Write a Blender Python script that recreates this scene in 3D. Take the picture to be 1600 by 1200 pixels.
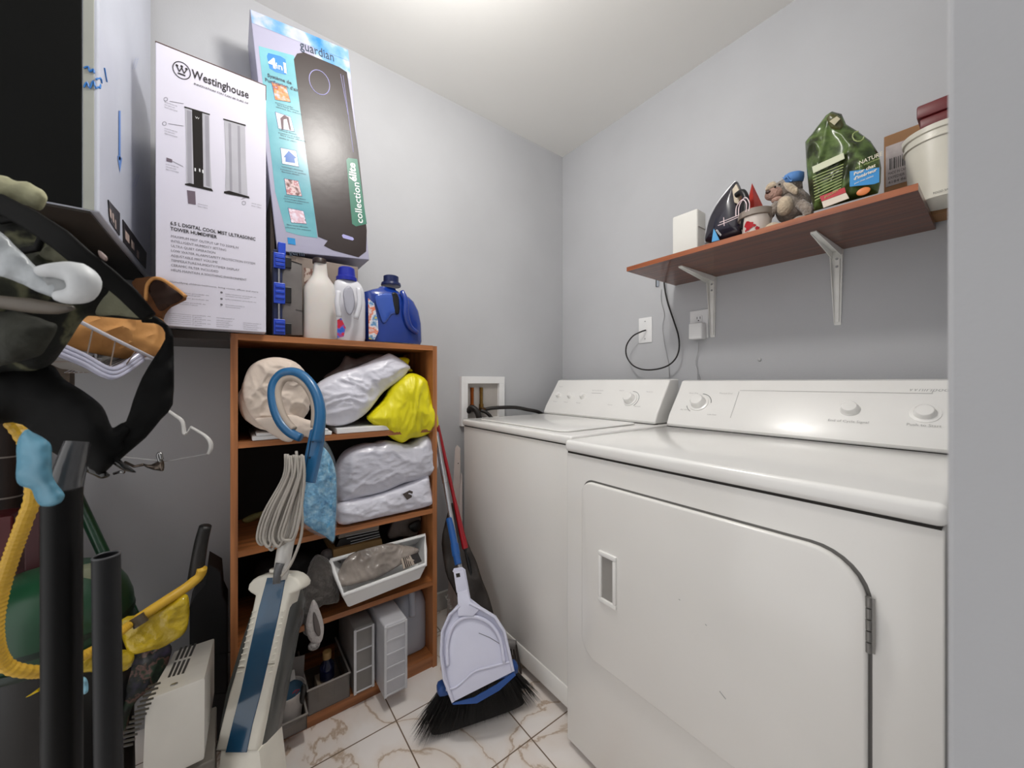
import bpy, bmesh, math, random
from mathutils import Vector, Matrix, noise
from mathutils.geometry import delaunay_2d_cdt
random.seed(7)
V = Vector; PI = math.pi
for o in list(bpy.data.objects): bpy.data.objects.remove(o)
SC = bpy.context.scene
COL = SC.collection

# ------------------------------------------------------------------ camera, world, lights, exposure
F = 582.0; CAMZ = 1.075; HZ = 597.0
FWD = V((-.7976, .6032, 0)).normalized(); RGT = V((FWD.y, -FWD.x, 0))
cam_d = bpy.data.cameras.new('camera'); cam = bpy.data.objects.new('camera', cam_d); COL.objects.link(cam)
cam.location = (0, 0, CAMZ); cam.rotation_euler = (PI/2, 0, math.atan2(-FWD.x, FWD.y))
cam_d.sensor_width = 36; cam_d.lens = F/1600*36; cam_d.shift_y = -3/1600; cam_d.clip_start = .02
cam_d.dof.use_dof = True; cam_d.dof.focus_distance = 1.35; cam_d.dof.aperture_fstop = 6.3
SC.camera = cam
SC.view_settings.view_transform = 'Standard'; SC.view_settings.look = 'None'
SC.view_settings.gamma = 1; SC.view_settings.use_curve_mapping = False
SC.view_settings.exposure = 0.25
w = bpy.data.worlds.new('hall_light'); SC.world = w; w.use_nodes = True
w.node_tree.nodes['Background'].inputs[0].default_value = (1, .99, .985, 1)
w.node_tree.nodes['Background'].inputs[1].default_value = 1.02
ld = bpy.data.lights.new('ceiling_bulb', 'POINT'); ld.energy = 18.5; ld.shadow_soft_size = .07; ld.color = (1, .97, .93)
lo = bpy.data.objects.new('ceiling_bulb', ld); lo.location = (-.78, .36, 2.24); COL.objects.link(lo)

def ray(px, py):
    return FWD + RGT*((px-800)/F) + V((0, 0, 1))*((HZ-py)/F)
C0 = V((0, 0, CAMZ))
def PX(px, py, X): r = ray(px, py); return C0 + r*(X/r.x)      # point on the vertical plane x = X
def PY(px, py, Y): r = ray(px, py); return C0 + r*(Y/r.y)
def PZ(px, py, Z): r = ray(px, py); return C0 + r*((Z-CAMZ)/r.z)
def PD(px, py, d): return C0 + ray(px, py)*d                    # point at forward distance d

# ------------------------------------------------------------------ materials
def lin(c):
    if isinstance(c, str): c = [int(c[i:i+2], 16)/255 for i in (0, 2, 4)]
    return tuple((x/12.92 if x <= .04045 else ((x+.055)/1.055)**2.4) for x in c) + (1,)
MATS = {}
def mat(name, col, rough=.5, bdist=.01, metal=0, var=.06, scale=8, bump=0, bscale=40, coat=0, alpha=1, trans=0, sheen=0, spec=.5, sub=0, stretch=(1, 1, 1), col2=None):
    if name in MATS: return MATS[name]
    m = bpy.data.materials.new(name); m.use_nodes = True; nt = m.node_tree; N = nt.nodes; L = nt.links
    b = N['Principled BSDF']; c = lin(col)
    tc = N.new('ShaderNodeTexCoord'); mp = N.new('ShaderNodeMapping'); L.new(tc.outputs['Object'], mp.inputs[0]); mp.inputs[3].default_value = stretch
    nz = N.new('ShaderNodeTexNoise'); nz.inputs['Scale'].default_value = scale; nz.inputs['Detail'].default_value = 5; L.new(mp.outputs[0], nz.inputs[0])
    cr = N.new('ShaderNodeValToRGB'); L.new(nz.outputs[0], cr.inputs[0])
    c2 = lin(col2) if col2 else tuple(x*(1-var*2) for x in c[:3])+(1,)
    cr.color_ramp.elements[0].color = c2; cr.color_ramp.elements[0].position = .32
    cr.color_ramp.elements[1].color = tuple(min(1, x*(1+var*.5)) for x in c[:3])+(1,); cr.color_ramp.elements[1].position = .62
    L.new(cr.outputs[0], b.inputs['Base Color'])
    b.inputs['Roughness'].default_value = rough; b.inputs['Metallic'].default_value = metal
    b.inputs['Coat Weight'].default_value = coat; b.inputs['Alpha'].default_value = alpha
    b.inputs['Transmission Weight'].default_value = trans; b.inputs['Sheen Weight'].default_value = sheen
    b.inputs['Specular IOR Level'].default_value = spec; b.inputs['Subsurface Weight'].default_value = sub
    b.inputs['Subsurface Scale'].default_value = .02
    if bump:
        n2 = N.new('ShaderNodeTexNoise'); n2.inputs['Scale'].default_value = bscale; n2.inputs['Detail'].default_value = 4; L.new(mp.outputs[0], n2.inputs[0])
        bp = N.new('ShaderNodeBump'); bp.inputs['Strength'].default_value = bump; bp.inputs['Distance'].default_value = bdist
        L.new(n2.outputs[0], bp.inputs['Height']); L.new(bp.outputs[0], b.inputs['Normal'])
    MATS[name] = m; return m
def wood(name, c1, c2, rough=.45, axis='Y', coat=.1):
    st = {'X': (.06, 1, 1), 'Y': (1, .06, 1), 'Z': (1, 1, .06)}[axis]
    return mat(name, c2, rough, scale=45, bump=.08, bscale=60, stretch=st, col2=c1, coat=coat)
def ramp_mat(name, cols, scale, rough=.6, bump=0, bscale=40, kind='noise', stretch=(1, 1, 1), interp='LINEAR'):
    if name in MATS: return MATS[name]
    m = mat(name, 'ffffff', rough, bump=bump, bscale=bscale, scale=scale, stretch=stretch)
    cr = [n for n in m.node_tree.nodes if n.type == 'VALTORGB'][0].color_ramp
    while len(cr.elements) > 1: cr.elements.remove(cr.elements[-1])
    cr.interpolation = interp
    cr.elements[0].position = cols[0][0]; cr.elements[0].color = lin(cols[0][1])
    for p, c in cols[1:]:
        e = cr.elements.new(p); e.color = lin(c)
    return m

WHITE_EN = mat('white_enamel', 'f0eeea', .22, coat=.3, var=.015, scale=3)
WHITE_LID = mat('white_lid_enamel', 'f7f6f3', .2, coat=.35, var=.01, scale=3)
CONSOLE = mat('white_console_plastic', 'f5f4f1', .25, coat=.25, var=.01)
WHITE_PL = mat('white_plastic', 'efefef', .35, var=.02)
GREY_PL = mat('grey_plastic', '8c8c8c', .4)
BLACK_PL = mat('black_plastic', '0b0b0c', .35)
BLACK_FAB = mat('black_fabric', '070707', .6, bump=.3, bscale=120)
DARKGAP = mat('dark_gap', '2a2724', .8)
STEEL = mat('steel', 'b8b8ba', .28, metal=1, var=.1)
CHROME = mat('dark_chrome', '8a8a8a', .15, metal=1)
INK = mat('black_ink', '201a1c', .5)
INKGREY = mat('grey_ink', '77747c', .6)
INKFAINT = mat('pale_grey_print', 'b9b8b6', .5)
BLUEINK = mat('blue_ink', '4f86c6', .5)
OAK = wood('oak_veneer_across', '83502e', 'b57444', .42)
OAKZ = wood('oak_veneer_upright', '8a5632', 'bd7c4c', .42, 'Z')
OAKX = wood('oak_veneer_deep', '8a5632', 'bd7c4c', .42, 'X')
CHERRY = wood('cherry_laminate', '4a2410', '6b391c', .35, 'X', coat=.3)
CHERRY_EDGE = wood('cherry_edge_band', '7c3c1c', 'a0582e', .4, 'X', coat=.2)
DARKWOOD = wood('dark_stained_wood', '17100a', '33261a', .5)
COPPER = mat('copper', 'a85a26', .35, metal=.9, var=.2)
RUBBER = mat('black_rubber', '1c1714', .5)
CARD = mat('brown_cardboard', '9a7350', .85, var=.05)

# ------------------------------------------------------------------ mesh helpers
class B:
    def __init__(s): s.bm = bmesh.new(); s.mi = 0
    def merge(s, t, M=None):
        if M is not None: bmesh.ops.transform(t, matrix=M, verts=t.verts)
        for f in t.faces: f.material_index = s.mi
        me = bpy.data.meshes.new('t'); t.to_mesh(me); t.free(); s.bm.from_mesh(me); bpy.data.meshes.remove(me); return s
    def box(s, a, b, bev=0, seg=2, M=None):
        t = bmesh.new(); bmesh.ops.create_cube(t, size=1)
        a = V(a); b = V(b); c = (a+b)/2; d = b-a
        for v in t.verts: v.co = V((v.co.x*d.x+c.x, v.co.y*d.y+c.y, v.co.z*d.z+c.z))
        if bev: bmesh.ops.bevel(t, geom=t.edges[:], offset=bev, segments=seg, profile=.5, affect='EDGES')
        return s.merge(t, M)
    def prism(s, pts, n, h, bev=0, seg=2, caps=True):      # 3D outline pts pushed along n by h
        t = bmesh.new(); n = V(n).normalized()*h
        a = [t.verts.new(V(p)) for p in pts]; b = [t.verts.new(V(p)+n) for p in pts]; k = len(pts)
        fs = [t.faces.new([a[i], a[(i+1) % k], b[(i+1) % k], b[i]]) for i in range(k)]
        f1 = t.faces.new(a[::-1]); f2 = t.faces.new(b)
        bmesh.ops.recalc_face_normals(t, faces=t.faces[:])
        if bev:
            ed = list(set(list(f1.edges)+list(f2.edges)))
            bmesh.ops.bevel(t, geom=ed, offset=bev, segments=seg, profile=.5, affect='EDGES')
        return s.merge(t)
    def tube(s, pts, r, seg=10, caps=True, smooth_n=0, ribs=0):
        pts = [V(p) for p in pts]; R = r if isinstance(r, (list, tuple)) else [r]*len(pts)
        if smooth_n:
            P = [pts[0]]+pts+[pts[-1]]; RR = [R[0]]+list(R)+[R[-1]]; q = []; qr = []
            for i in range(1, len(P)-2):
                for k in range(smooth_n):
                    u = k/smooth_n; p0, p1, p2, p3 = P[i-1:i+3]
                    q.append(.5*((2*p1)+(p2-p0)*u+(2*p0-5*p1+4*p2-p3)*u*u+(3*p1-p0-3*p2+p3)*u**3)); qr.append(RR[i]*(1-u)+RR[i+1]*u)
            q.append(pts[-1]); qr.append(R[-1]); pts, R = q, qr
        if ribs:
            q = [pts[0]]; qr = [R[0]]; tot = 0
            for i in range(1, len(pts)):
                a, b_ = pts[i-1], pts[i]; n = max(1, int((b_-a).length/ribs*2))
                for k in range(1, n+1):
                    tot += 1; q.append(a.lerp(b_, k/n)); qr.append((R[i-1]+(R[i]-R[i-1])*k/n)*(1 if tot % 2 else .88))
            pts, R = q, qr
        t = bmesh.new(); rings = []; up = None
        for i, p in enumerate(pts):
            d = (pts[min(i+1, len(pts)-1)]-pts[max(i-1, 0)]).normalized()
            if up is None:
                up = d.orthogonal().normalized()
            up = (up-d*up.dot(d)); up = up.normalized() if up.length > 1e-6 else d.orthogonal().normalized()
            sd = d.cross(up)
            rings.append([t.verts.new(p+(up*math.cos(2*PI*k/seg)+sd*math.sin(2*PI*k/seg))*R[i]) for k in range(seg)])
        for a, b_ in zip(rings, rings[1:]):
            for k in range(seg): t.faces.new([a[k], a[(k+1) % seg], b_[(k+1) % seg], b_[k]])
        if caps: t.faces.new(rings[0][::-1]); t.faces.new(rings[-1])
        return s.merge(t)
    def loft(s, secs, seg=28, caps=True, closed=False):       # secs: (centre, ax, ay, a, b, power)
        t = bmesh.new(); rings = []
        for c, ax, ay, a, b_, pw in secs:
            ring = []
            for k in range(seg):
                th = 2*PI*k/seg; cs, sn = math.cos(th), math.sin(th)
                x = math.copysign(abs(cs)**(2/pw), cs)*a; y = math.copysign(abs(sn)**(2/pw), sn)*b_
                ring.append(t.verts.new(V(c)+V(ax)*x+V(ay)*y))
            rings.append(ring)
        for a, b_ in zip(rings, rings[1:]):
            for k in range(seg): t.faces.new([a[k], a[(k+1) % seg], b_[(k+1) % seg], b_[k]])
        if caps: t.faces.new(rings[0][::-1]); t.faces.new(rings[-1])
        bmesh.ops.recalc_face_normals(t, faces=t.faces[:])
        return s.merge(t)
    def lathe(s, c, prof, axis=(0, 0, 1), seg=28):      # prof: (r, h) along axis from c
        ax = V(axis).normalized(); u = ax.orthogonal().normalized(); v = ax.cross(u)
        return s.loft([(V(c)+ax*h, u, v, max(r, 1e-4), max(r, 1e-4), 2) for r, h in prof], seg)
    def ball(s, c, r, sc=(1, 1, 1), M=None, nz=0):
        t = bmesh.new(); bmesh.ops.create_icosphere(t, subdivisions=3, radius=1)
        for v in t.verts:
            k = 1+nz*noise.noise(v.co*2.5+V(c)*30)
            v.co = V((v.co.x*r*sc[0], v.co.y*r*sc[1], v.co.z*r*sc[2]))*k
            if M is not None: v.co = M @ v.co
            v.co += V(c)
        return s.merge(t)
    def poly(s, pts):
        t = bmesh.new(); t.faces.new([t.verts.new(V(p)) for p in pts]); return s.merge(t)
    def sheet(s, rows, th=0):
        t = bmesh.new(); g = [[t.verts.new(V(p)) for p in r] for r in rows]
        for i in range(len(g)-1):
            for j in range(len(g[0])-1): t.faces.new([g[i][j], g[i][j+1], g[i+1][j+1], g[i+1][j]])
        if th:
            bmesh.ops.recalc_face_normals(t, faces=t.faces[:])
            bmesh.ops.solidify(t, geom=t.faces[:], thickness=th)
        return s.merge(t)
    def puff(s, pts, n, tf, tb=None, r=.05, wr=.0, fr=30, an=(1, 1), step=.006, sm=4, seed=0, k=.5):
        # soft body: an outline in the plane with normal n, swollen by tf in front and tb behind
        if tb is None: tb = tf
        if n == 'cam': n = (C0-sum((V(p) for p in pts), V((0, 0, 0)))/len(pts)).normalized(); n = V((n.x, n.y, 0))
        n = V(n).normalized(); ax = V((0, 0, 1)).cross(n); ax = ax.normalized() if ax.length > 1e-3 else V((1, 0, 0)); ay = n.cross(ax)
        o = V(pts[0]); P = [((V(p)-o).dot(ax), (V(p)-o).dot(ay)) for p in pts]; off = [(V(p)-o).dot(n) for p in pts]
        q = []
        K = len(P)
        for i in range(K):
            p0, p1, p2, p3 = [V(P[(i+j) % K]) for j in (-1, 0, 1, 2)]
            for m in range(sm):
                u = m/sm; q.append(.5*((2*p1)+(p2-p0)*u+(2*p0-5*p1+4*p2-p3)*u*u+(3*p1-p0-3*p2+p3)*u**3))
        x0 = min(p.x for p in q); x1 = max(p.x for p in q); y0 = min(p.y for p in q); y1 = max(p.y for p in q)
        step = max(step, math.sqrt((x1-x0)*(y1-y0)/3500))
        def inside(x, y):
            c = False; m = len(q)
            for i in range(m):
                a, b_ = q[i], q[i-1]
                if (a.y > y) != (b_.y > y) and x < (b_.x-a.x)*(y-a.y)/(b_.y-a.y)+a.x: c = not c
            return c
        def dist(x, y):
            best = 9; m = len(q)
            for i in range(m):
                a, b_ = q[i], q[i-1]; dx, dy = b_.x-a.x, b_.y-a.y; L2 = dx*dx+dy*dy or 1e-12
                u = max(0, min(1, ((x-a.x)*dx+(y-a.y)*dy)/L2)); e = (a.x+dx*u-x)**2+(a.y+dy*u-y)**2
                if e < best: best = e
            return math.sqrt(best)
        pts2 = list(q); H = [0]*len(q); x = x0+step/2; row = 0
        while x < x1:
            y = y0+(step/2 if row % 2 else step)
            while y < y1:
                if inside(x, y):
                    d = dist(x, y)
                    if d > step*.45: pts2.append(V((x, y))); H.append(d)
                y += step
            x += step*.87; row += 1
        nb = len(q)
        vs, es, fs, vo, _, _ = delaunay_2d_cdt(pts2, [(i, (i+1) % nb) for i in range(nb)], [], 1, 1e-6)
        def offat(x, y):   # soft inverse distance of outline offsets (outline need not be planar)
            if max(off)-min(off) < 1e-4: return off[0]
            W = 0; S = 0
            for (px_, py_), o_ in zip(P, off):
                w_ = 1/((px_-x)**2+(py_-y)**2+1e-5)**1.2; W += w_; S += w_*o_
            return S/W
        t = bmesh.new(); fr_v = []; bk_v = []
        for i, v in enumerate(vs):
            d = H[vo[i][0]] if vo[i] else dist(v.x, v.y)
            e = 1-max(0, 1-d/r)**2; h = e**k
            z = 0
            if wr and d > 0:
                pp = V((v.x*fr*an[0], v.y*fr*an[1], seed*3.7+1))
                ww = (1-min(1, abs(noise.noise(pp+noise.noise_vector(pp*.5)*1.2))*3))**1.5; w2 = (1-min(1, abs(noise.noise(pp*2.1+V((5, 2, 1))+noise.noise_vector(pp)*.8))*3))**1.5; w3 = noise.noise(pp*.6)
                z = wr*(ww*.9+w2*.5+w3*1.2-.4)*min(1, d/(r*.35))
            base = o+ax*v.x+ay*v.y+n*offat(v.x, v.y)
            if d <= 1e-7:
                a = t.verts.new(base); fr_v.append(a); bk_v.append(a)
            else:
                fr_v.append(t.verts.new(base+n*(h*tf+z))); bk_v.append(t.verts.new(base-n*(h*tb+z*.3)))
        for f in fs:
            try: t.faces.new([fr_v[i] for i in f])
            except ValueError: pass
            try: t.faces.new([bk_v[i] for i in f][::-1])
            except ValueError: pass
        bmesh.ops.recalc_face_normals(t, faces=t.faces[:])
        return s.merge(t)
    def text(s, txt, o, rt, up, size, th=0, align='LEFT', fit=None, bold=0, shear=0):
        cu = bpy.data.curves.new('t', 'FONT'); cu.body = txt; cu.size = size; cu.align_x = align; cu.resolution_u = 2; cu.offset = bold*size; cu.shear = shear
        ob = bpy.data.objects.new('t', cu); me = bpy.data.meshes.new_from_object(ob)
        bpy.data.objects.remove(ob); bpy.data.curves.remove(cu)
        rt = V(rt).normalized(); up = V(up).normalized(); n = rt.cross(up); k = 1
        if fit and me.vertices:
            wd = max(v.co.x for v in me.vertices)-min(v.co.x for v in me.vertices); k = fit/max(wd, 1e-6)
        t = bmesh.new(); t.from_mesh(me); bpy.data.meshes.remove(me)
        for v in t.verts: v.co = V(o)+rt*v.co.x*k+up*v.co.y+n*.0004
        return s.merge(t)

WM = {}
def mk(name, b, m, parent=None, smooth=False, angle=40):
    me = bpy.data.meshes.new(name); M = WM[parent.name] if parent else None
    bm = b.bm
    if M is None:
        xs = [v.co for v in bm.verts]; c = V((sum(v.x for v in xs)/len(xs), sum(v.y for v in xs)/len(xs), min(v.z for v in xs)))
        M = Matrix.Translation(c)
        loc = c
    else: loc = None
    bmesh.ops.transform(bm, matrix=M.inverted(), verts=bm.verts)
    for f in bm.faces: f.smooth = bool(smooth)
    bm.to_mesh(me); bm.free()
    for x in (m if isinstance(m, (list, tuple)) else [m]): me.materials.append(x)
    if smooth == 'auto':
        me.set_sharp_from_angle(angle=math.radians(angle))
    o = bpy.data.objects.new(name, me); COL.objects.link(o)
    if parent: o.parent = parent
    else: o.location = loc
    WM[o.name] = M
    return o
def thing(name, label, cat, loc, group=None):
    o = bpy.data.objects.new(name, None); o.empty_display_size = .05; COL.objects.link(o); o.location = V(loc)
    o['label'] = label; o['category'] = cat
    if group: o['group'] = group
    WM[o.name] = Matrix.Translation(V(loc)); return o
def tag(o, label, cat, group=None):
    o['label'] = label; o['category'] = cat
    if group: o['group'] = group
    return o
def struct(name, b, m, parent=None, **k):
    o = mk(name, b, m, parent, **k)
    if parent is None: o['kind'] = 'structure'
    return o
def rrect(w, h, r, n=6):       # rounded rectangle outline from (0,0) to (w,h); r may be four radii bl, br, tr, tl
    R = r if isinstance(r, (list, tuple)) else [r]*4; out = []
    for (cx, cy, a0), rr in zip(((0, 0, PI), (w, 0, 1.5*PI), (w, h, 0), (0, h, .5*PI)), R):
        x = cx+rr if cx == 0 else cx-rr; y = cy+rr if cy == 0 else cy-rr
        for k in range(n+1):
            a = a0+PI/2*k/n; out.append((x+math.cos(a)*rr, y+math.sin(a)*rr))
    return out
X_, Y_, Z_ = V((1, 0, 0)), V((0, 1, 0)), V((0, 0, 1))
TOC = -FWD   # towards the doorway the photograph was taken from
WAX, WBY, CZ = -1.61, 1.60, 2.432

# ------------------------------------------------------------------ the room
WALLP = mat('pale_grey_wall_paint', 'bfc0c3', .75, var=.03, scale=2.2, bump=.05, bscale=250)
CEILP = mat('white_ceiling_paint', 'efeeea', .85, var=.01, scale=2)
b = B(); b.box((WAX-.1, -.9, 0), (WAX, WBY, CZ)); struct('wall_left', b, WALLP)
b = B(); b.box((WAX-.1, WBY, 0), (.8, WBY+.1, CZ)); struct('wall_back', b, WALLP)
b = B(); b.box((-.018, .30, 0), (.9, WBY, CZ), .002); struct('wall_right', b, WALLP)
b = B(); b.box((WAX-.1, -1.0, 0), (-.95, -.9, CZ)); struct('wall_side', b, WALLP)  # unseen wall, cut short so ambient light reaches the machines
b = B(); b.box((.30, -1.0, 0), (.40, .299, CZ)); struct('light_blocking_wall', b, WALLP)  # unseen wall, added to keep ambient light off the doorway wall
b = B(); b.box((WAX-.1, -1.0, CZ), (.9, WBY+.1, CZ+.08)); struct('ceiling', b, CEILP)
fm = bpy.data.materials.new('marble_tile'); fm.use_nodes = True; nt = fm.node_tree; N = nt.nodes; L = nt.links
bs = N['Principled BSDF']; tc = N.new('ShaderNodeNewGeometry')
mp = N.new('ShaderNodeMapping'); L.new(tc.outputs['Position'], mp.inputs[0]); mp.inputs[1].default_value = (.861, -.42, 0)
mp.vector_type = 'POINT'
br = N.new('ShaderNodeTexBrick'); br.offset = 0; br.inputs['Scale'].default_value = 1; br.inputs['Brick Width'].default_value = .304
br.inputs['Row Height'].default_value = .304; br.inputs['Mortar Size'].default_value = .0022; br.inputs['Mortar Smooth'].default_value = .3
L.new(mp.outputs[0], br.inputs[0])
nz = N.new('ShaderNodeTexNoise'); nz.inputs['Scale'].default_value = 2.6; nz.inputs['Detail'].default_value = 8; nz.inputs['Distortion'].default_value = 1.2
L.new(tc.outputs['Position'], nz.inputs[0])
cr = N.new('ShaderNodeValToRGB'); L.new(nz.outputs[0], cr.inputs[0])
els = cr.color_ramp.elements; els[0].position = .40; els[0].color = lin('f2ece8'); els[1].position = .62; els[1].color = lin('f0eae6')
for p, c in ((.484, 'ece2da'), (.497, 'bfa78f'), (.512, 'ece2da')):
    e = els.new(p); e.color = lin(c)
br.inputs['Mortar'].default_value = lin('75604c'); L.new(cr.outputs[0], br.inputs['Color1']); L.new(cr.outputs[0], br.inputs['Color2'])
L.new(br.outputs[0], bs.inputs['Base Color']); bs.inputs['Roughness'].default_value = .28
b = B(); b.box((WAX-.1, -1.0, -.06), (.9, WBY+.1, 0)); struct('floor', b, fm)
b = B(); b.box((WAX, .63, 0), (WAX+.012, WBY, .085), .003); struct('baseboard_left', b, mat('white_trim', 'dedcd8', .4))

# ceiling lamp above the machines (outside the frame)
t = thing('ceiling_lamp', 'round flush ceiling lamp with white base above the machines', 'lamp', (-.78, .36, CZ-.03))
b = B(); b.lathe((-.78, .36, CZ-.02), [(.02, 0), (.11, 0), (.11, .02), (.02, .02)]); mk('lamp_base', b, WHITE_PL, t)

# ------------------------------------------------------------------ appliances
def knob(c, n, r, h, parent, skirt=True, name='knob', sk=1.35):
    b = B(); n = V(n).normalized(); c = V(c)
    b.lathe(c, [(r*sk, .0), (r*sk, h*.12), (r*1.08, h*.18), (r, h*.3), (r*.92, h*.85), (r*.8, h), (r*.4, h*1.03)] if skirt else [(r, 0), (r, h*.3), (r*.85, h*.8), (r*.5, h)], n)
    return mk(name, b, CONSOLE, parent, smooth='auto')
def console(x0, x1, yb, yt, zb, zt, yback, parent):
    pr = [(yb, zb+.0024), (yb-.004, zb+.012), (yb+.012, zb+.045), (yt-.03, zt-.04), (yt-.006, zt-.004), (yt+.01, zt), (yback, zt), (yback, zb+.0024)]
    b = B(); b.prism([(x0, y, z) for y, z in pr], X_, x1-x0, .008, 3)
    o = mk('control_console', b, CONSOLE, parent, smooth='auto', angle=25)
    b = B(); b.box((x0+.003, yb-.003, zb+.0003), (x1-.003, yb+.02, zb+.0022)); mk('console_seam', b, DARKGAP, parent)
    A = V((0, yb+.012, zb+.045)); T = V((0, yt-.03, zt-.04)); up = (T-A).normalized(); n = V((0, -up.z, up.y))
    return o, A, T, up, n
FS = dict(x0=-.785, x1=-.048, y=.794)
dry = thing('clothes_dryer', 'white front-loading clothes dryer with a side-hinged door, beside the right wall', 'dryer', (-.42, 1.15, 0))
b = B(); b.box((-.783, .797, .02), (-.050, 1.50, .8675), .003, 3); mk('cabinet', b, WHITE_EN, dry, smooth='auto')
b = B(); b.box((-.780, .7975, .860), (-.053, 1.49, .8735)); mk('lid_gap', b, DARKGAP, dry)
b = B(); b.box((-.787, .789, .871), (-.046, 1.50, .905), .011, 4); mk('top_panel', b, WHITE_LID, dry, smooth='auto')
for x in (-.74, -.09):
    for y in (.85, 1.45):
        b = B(); b.lathe((x, y, 0), [(.02, 0), (.02, .01), (.01, .012), (.01, .022)]); mk('foot', b, BLACK_PL, dry)
DC, A, T, up, n = console(-.785, -.052, 1.34, 1.455, .905, 1.083, 1.525, dry)
Lc = (T-A).length
def on(x, f, off=.0009): return A+V((x, 0, 0))+up*(Lc*f)+n*off
b = B()
for (x0, x1, f, h) in ((-.56, -.11, 1.02, .0012),):
    b.box((0, 0, 0), (x1-x0, .0012, .0005), M=Matrix.Translation(on(x0, f)) @ Matrix((X_.to_4d(), up.to_4d(), n.to_4d(), (0, 0, 0, 1))).transposed().to_3x3().to_4x4())
b.box((0, 0, 0), (.0012, Lc*.95, .0005), M=Matrix.Translation(on(-.562, .03)) @ Matrix((X_, up, n)).transposed().to_4x4())
b.text('Whirlpool', on(-.155, 1.08), X_, up, .018, shear=.3)
b.text('End of Cycle Signal', on(-.305, .14), X_, up, .011, fit=.085)
b.text('Push to Start', on(-.150, .16), X_, up, .011, fit=.058)
for (x, f, s_, wd) in ((-.735, .86, 'Auto Dry', .035), (-.625, .88, 'Timed Dry', .045), (-.745, .2, 'Air Only', .035), (-.64, .08, 'Low Heat', .03)):
    b.text(s_, on(x, f), X_, up, .008, fit=wd)
mk('printed_lettering', b, INKFAINT, DC)
knob(on(-.685, .50, 0), n, .025, .028, dry, name='timer_knob')
b = B(); c = on(-.685, .5)
for a0, a1 in ((.1, 1.5), (3.5, 4.2)):
    ring = [c+X_*math.cos(a0+(a1-a0)*k/12)*.043+up*math.sin(a0+(a1-a0)*k/12)*.043 for k in range(13)]; b.tube(ring, .0012, 5)
mk('dial_mark', b, GREY_PL, DC)
knob(on(-.262, .52, 0), n, .0195, .018, dry, name='signal_knob', sk=1.15)
knob(on(-.120, .50, 0), n, .0195, .016, dry, name='start_button', sk=1.45)
# door
dx0, dx1, dz0, dz1 = -.715, -.128, .32, .80
ol = [(dx0+x, .7985, dz0+z) for x, z in rrect(dx1-dx0, dz1-dz0, (.05, .05, .075, .035), 8)]
b = B(); b.prism([(x*1 + (.004 if x > -.4 else -.004), .7975, z + (.004 if z > .56 else -.004)) for x, y, z in ol], -Y_, .0012); mk('door_gasket', b, mat('gasket_grey', '6d6b68', .7), dry)
b = B(); b.prism(ol, -Y_, .0155, .005, 3); door = mk('door', b, WHITE_EN, dry, smooth='auto')
b = B(); fr = .783-.0006
# pocket handle: frame with a hollow
for a_, c_ in (((-.650, .496), (-.594, .508)), ((-.650, .618), (-.594, .630)), ((-.650, .508), (-.640, .618)), ((-.604, .508), (-.594, .618))):
    b.box((a_[0], fr-.006, a_[1]), (c_[0], fr+.004, c_[1]), .0025)
h = mk('pocket_handle', b, WHITE_LID, door, smooth='auto')
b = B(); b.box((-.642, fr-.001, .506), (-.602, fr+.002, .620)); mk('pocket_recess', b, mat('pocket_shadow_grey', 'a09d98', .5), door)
for zc in (.70, .40):
    b = B()
    for k in range(5): b.tube([(-.1265, .785, zc-.042+k*.0175), (-.1265, .785, zc-.042+k*.0175+.0155)], .0036, 10)
    b.box((-.1325, .7865, zc-.042), (-.1195, .789, zc+.042))
    mk('hinge', b, mat('hinge_steel', '8f8d8a', .4, metal=.6), dry, smooth='auto')
for p, q in (((-.345, .455), (-.333, .447)), ((-.373, .575), (-.370, .573)), ((-.43, .60), (-.427, .599))):
    b = B(); b.tube([(p[0], .7826, p[1]), (q[0], .7826, q[1])], .0007, 5)
    mk('scuff_mark', b, mat('scuff_grey', '9a9a98', .8), door)

was = thing('washing_machine', 'white top-loading washing machine with three small knobs in the corner', 'washing machine', (-1.165, 1.2, 0))
wx0, wx1, wy = -1.505, -.822, .858
b = B(); b.box((wx0, wy+.002, .10), (wx1, 1.48, .8725), .003, 3); b.box((wx0, wy-.002, .035), (wx1, 1.48, .101), .004)
mk('cabinet', b, WHITE_EN, was, smooth='auto')
b = B(); b.box((wx0+.003, wy+.003, .866), (wx1-.003, 1.47, .878)); mk('lid_gap', b, DARKGAP, was)
b = B(); b.box((wx0-.004, wy-.006, .876), (wx1+.004, 1.48, .905), .009, 4); mk('top_panel', b, WHITE_LID, was, smooth='auto')
b = B(); b.prism([(wx0+.07+x, wy+.03+y, .9055) for x, y in rrect(.55, .42, .04)], Z_, .006, .004); mk('lid', b, WHITE_LID, was, smooth='auto')
for x in (wx0+.04, wx1-.04):
    for y in (.92, 1.42):
        b = B(); b.lathe((x, y, 0), [(.02, 0), (.02, .015), (.01, .018), (.01, .04)]); mk('foot', b, BLACK_PL, was)
WC, A, T, up, n = console(wx0+.01, wx1-.012, 1.345, 1.455, .905, 1.088, 1.52, was)
Lc = (T-A).length
b = B()
b.box((0, 0, 0), (.06, .0015, .0005), M=Matrix.Translation(on(-1.215, .72)) @ Matrix((X_, up, n)).transposed().to_4x4())
mk('printed_line', b, INKFAINT, WC)
for x in (-1.44, -1.36, -1.275): b = B(); b.text('Water', on(x-.01, .2), X_, up, .008, fit=.03); mk('printed_word', b, INKFAINT, WC)
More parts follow.
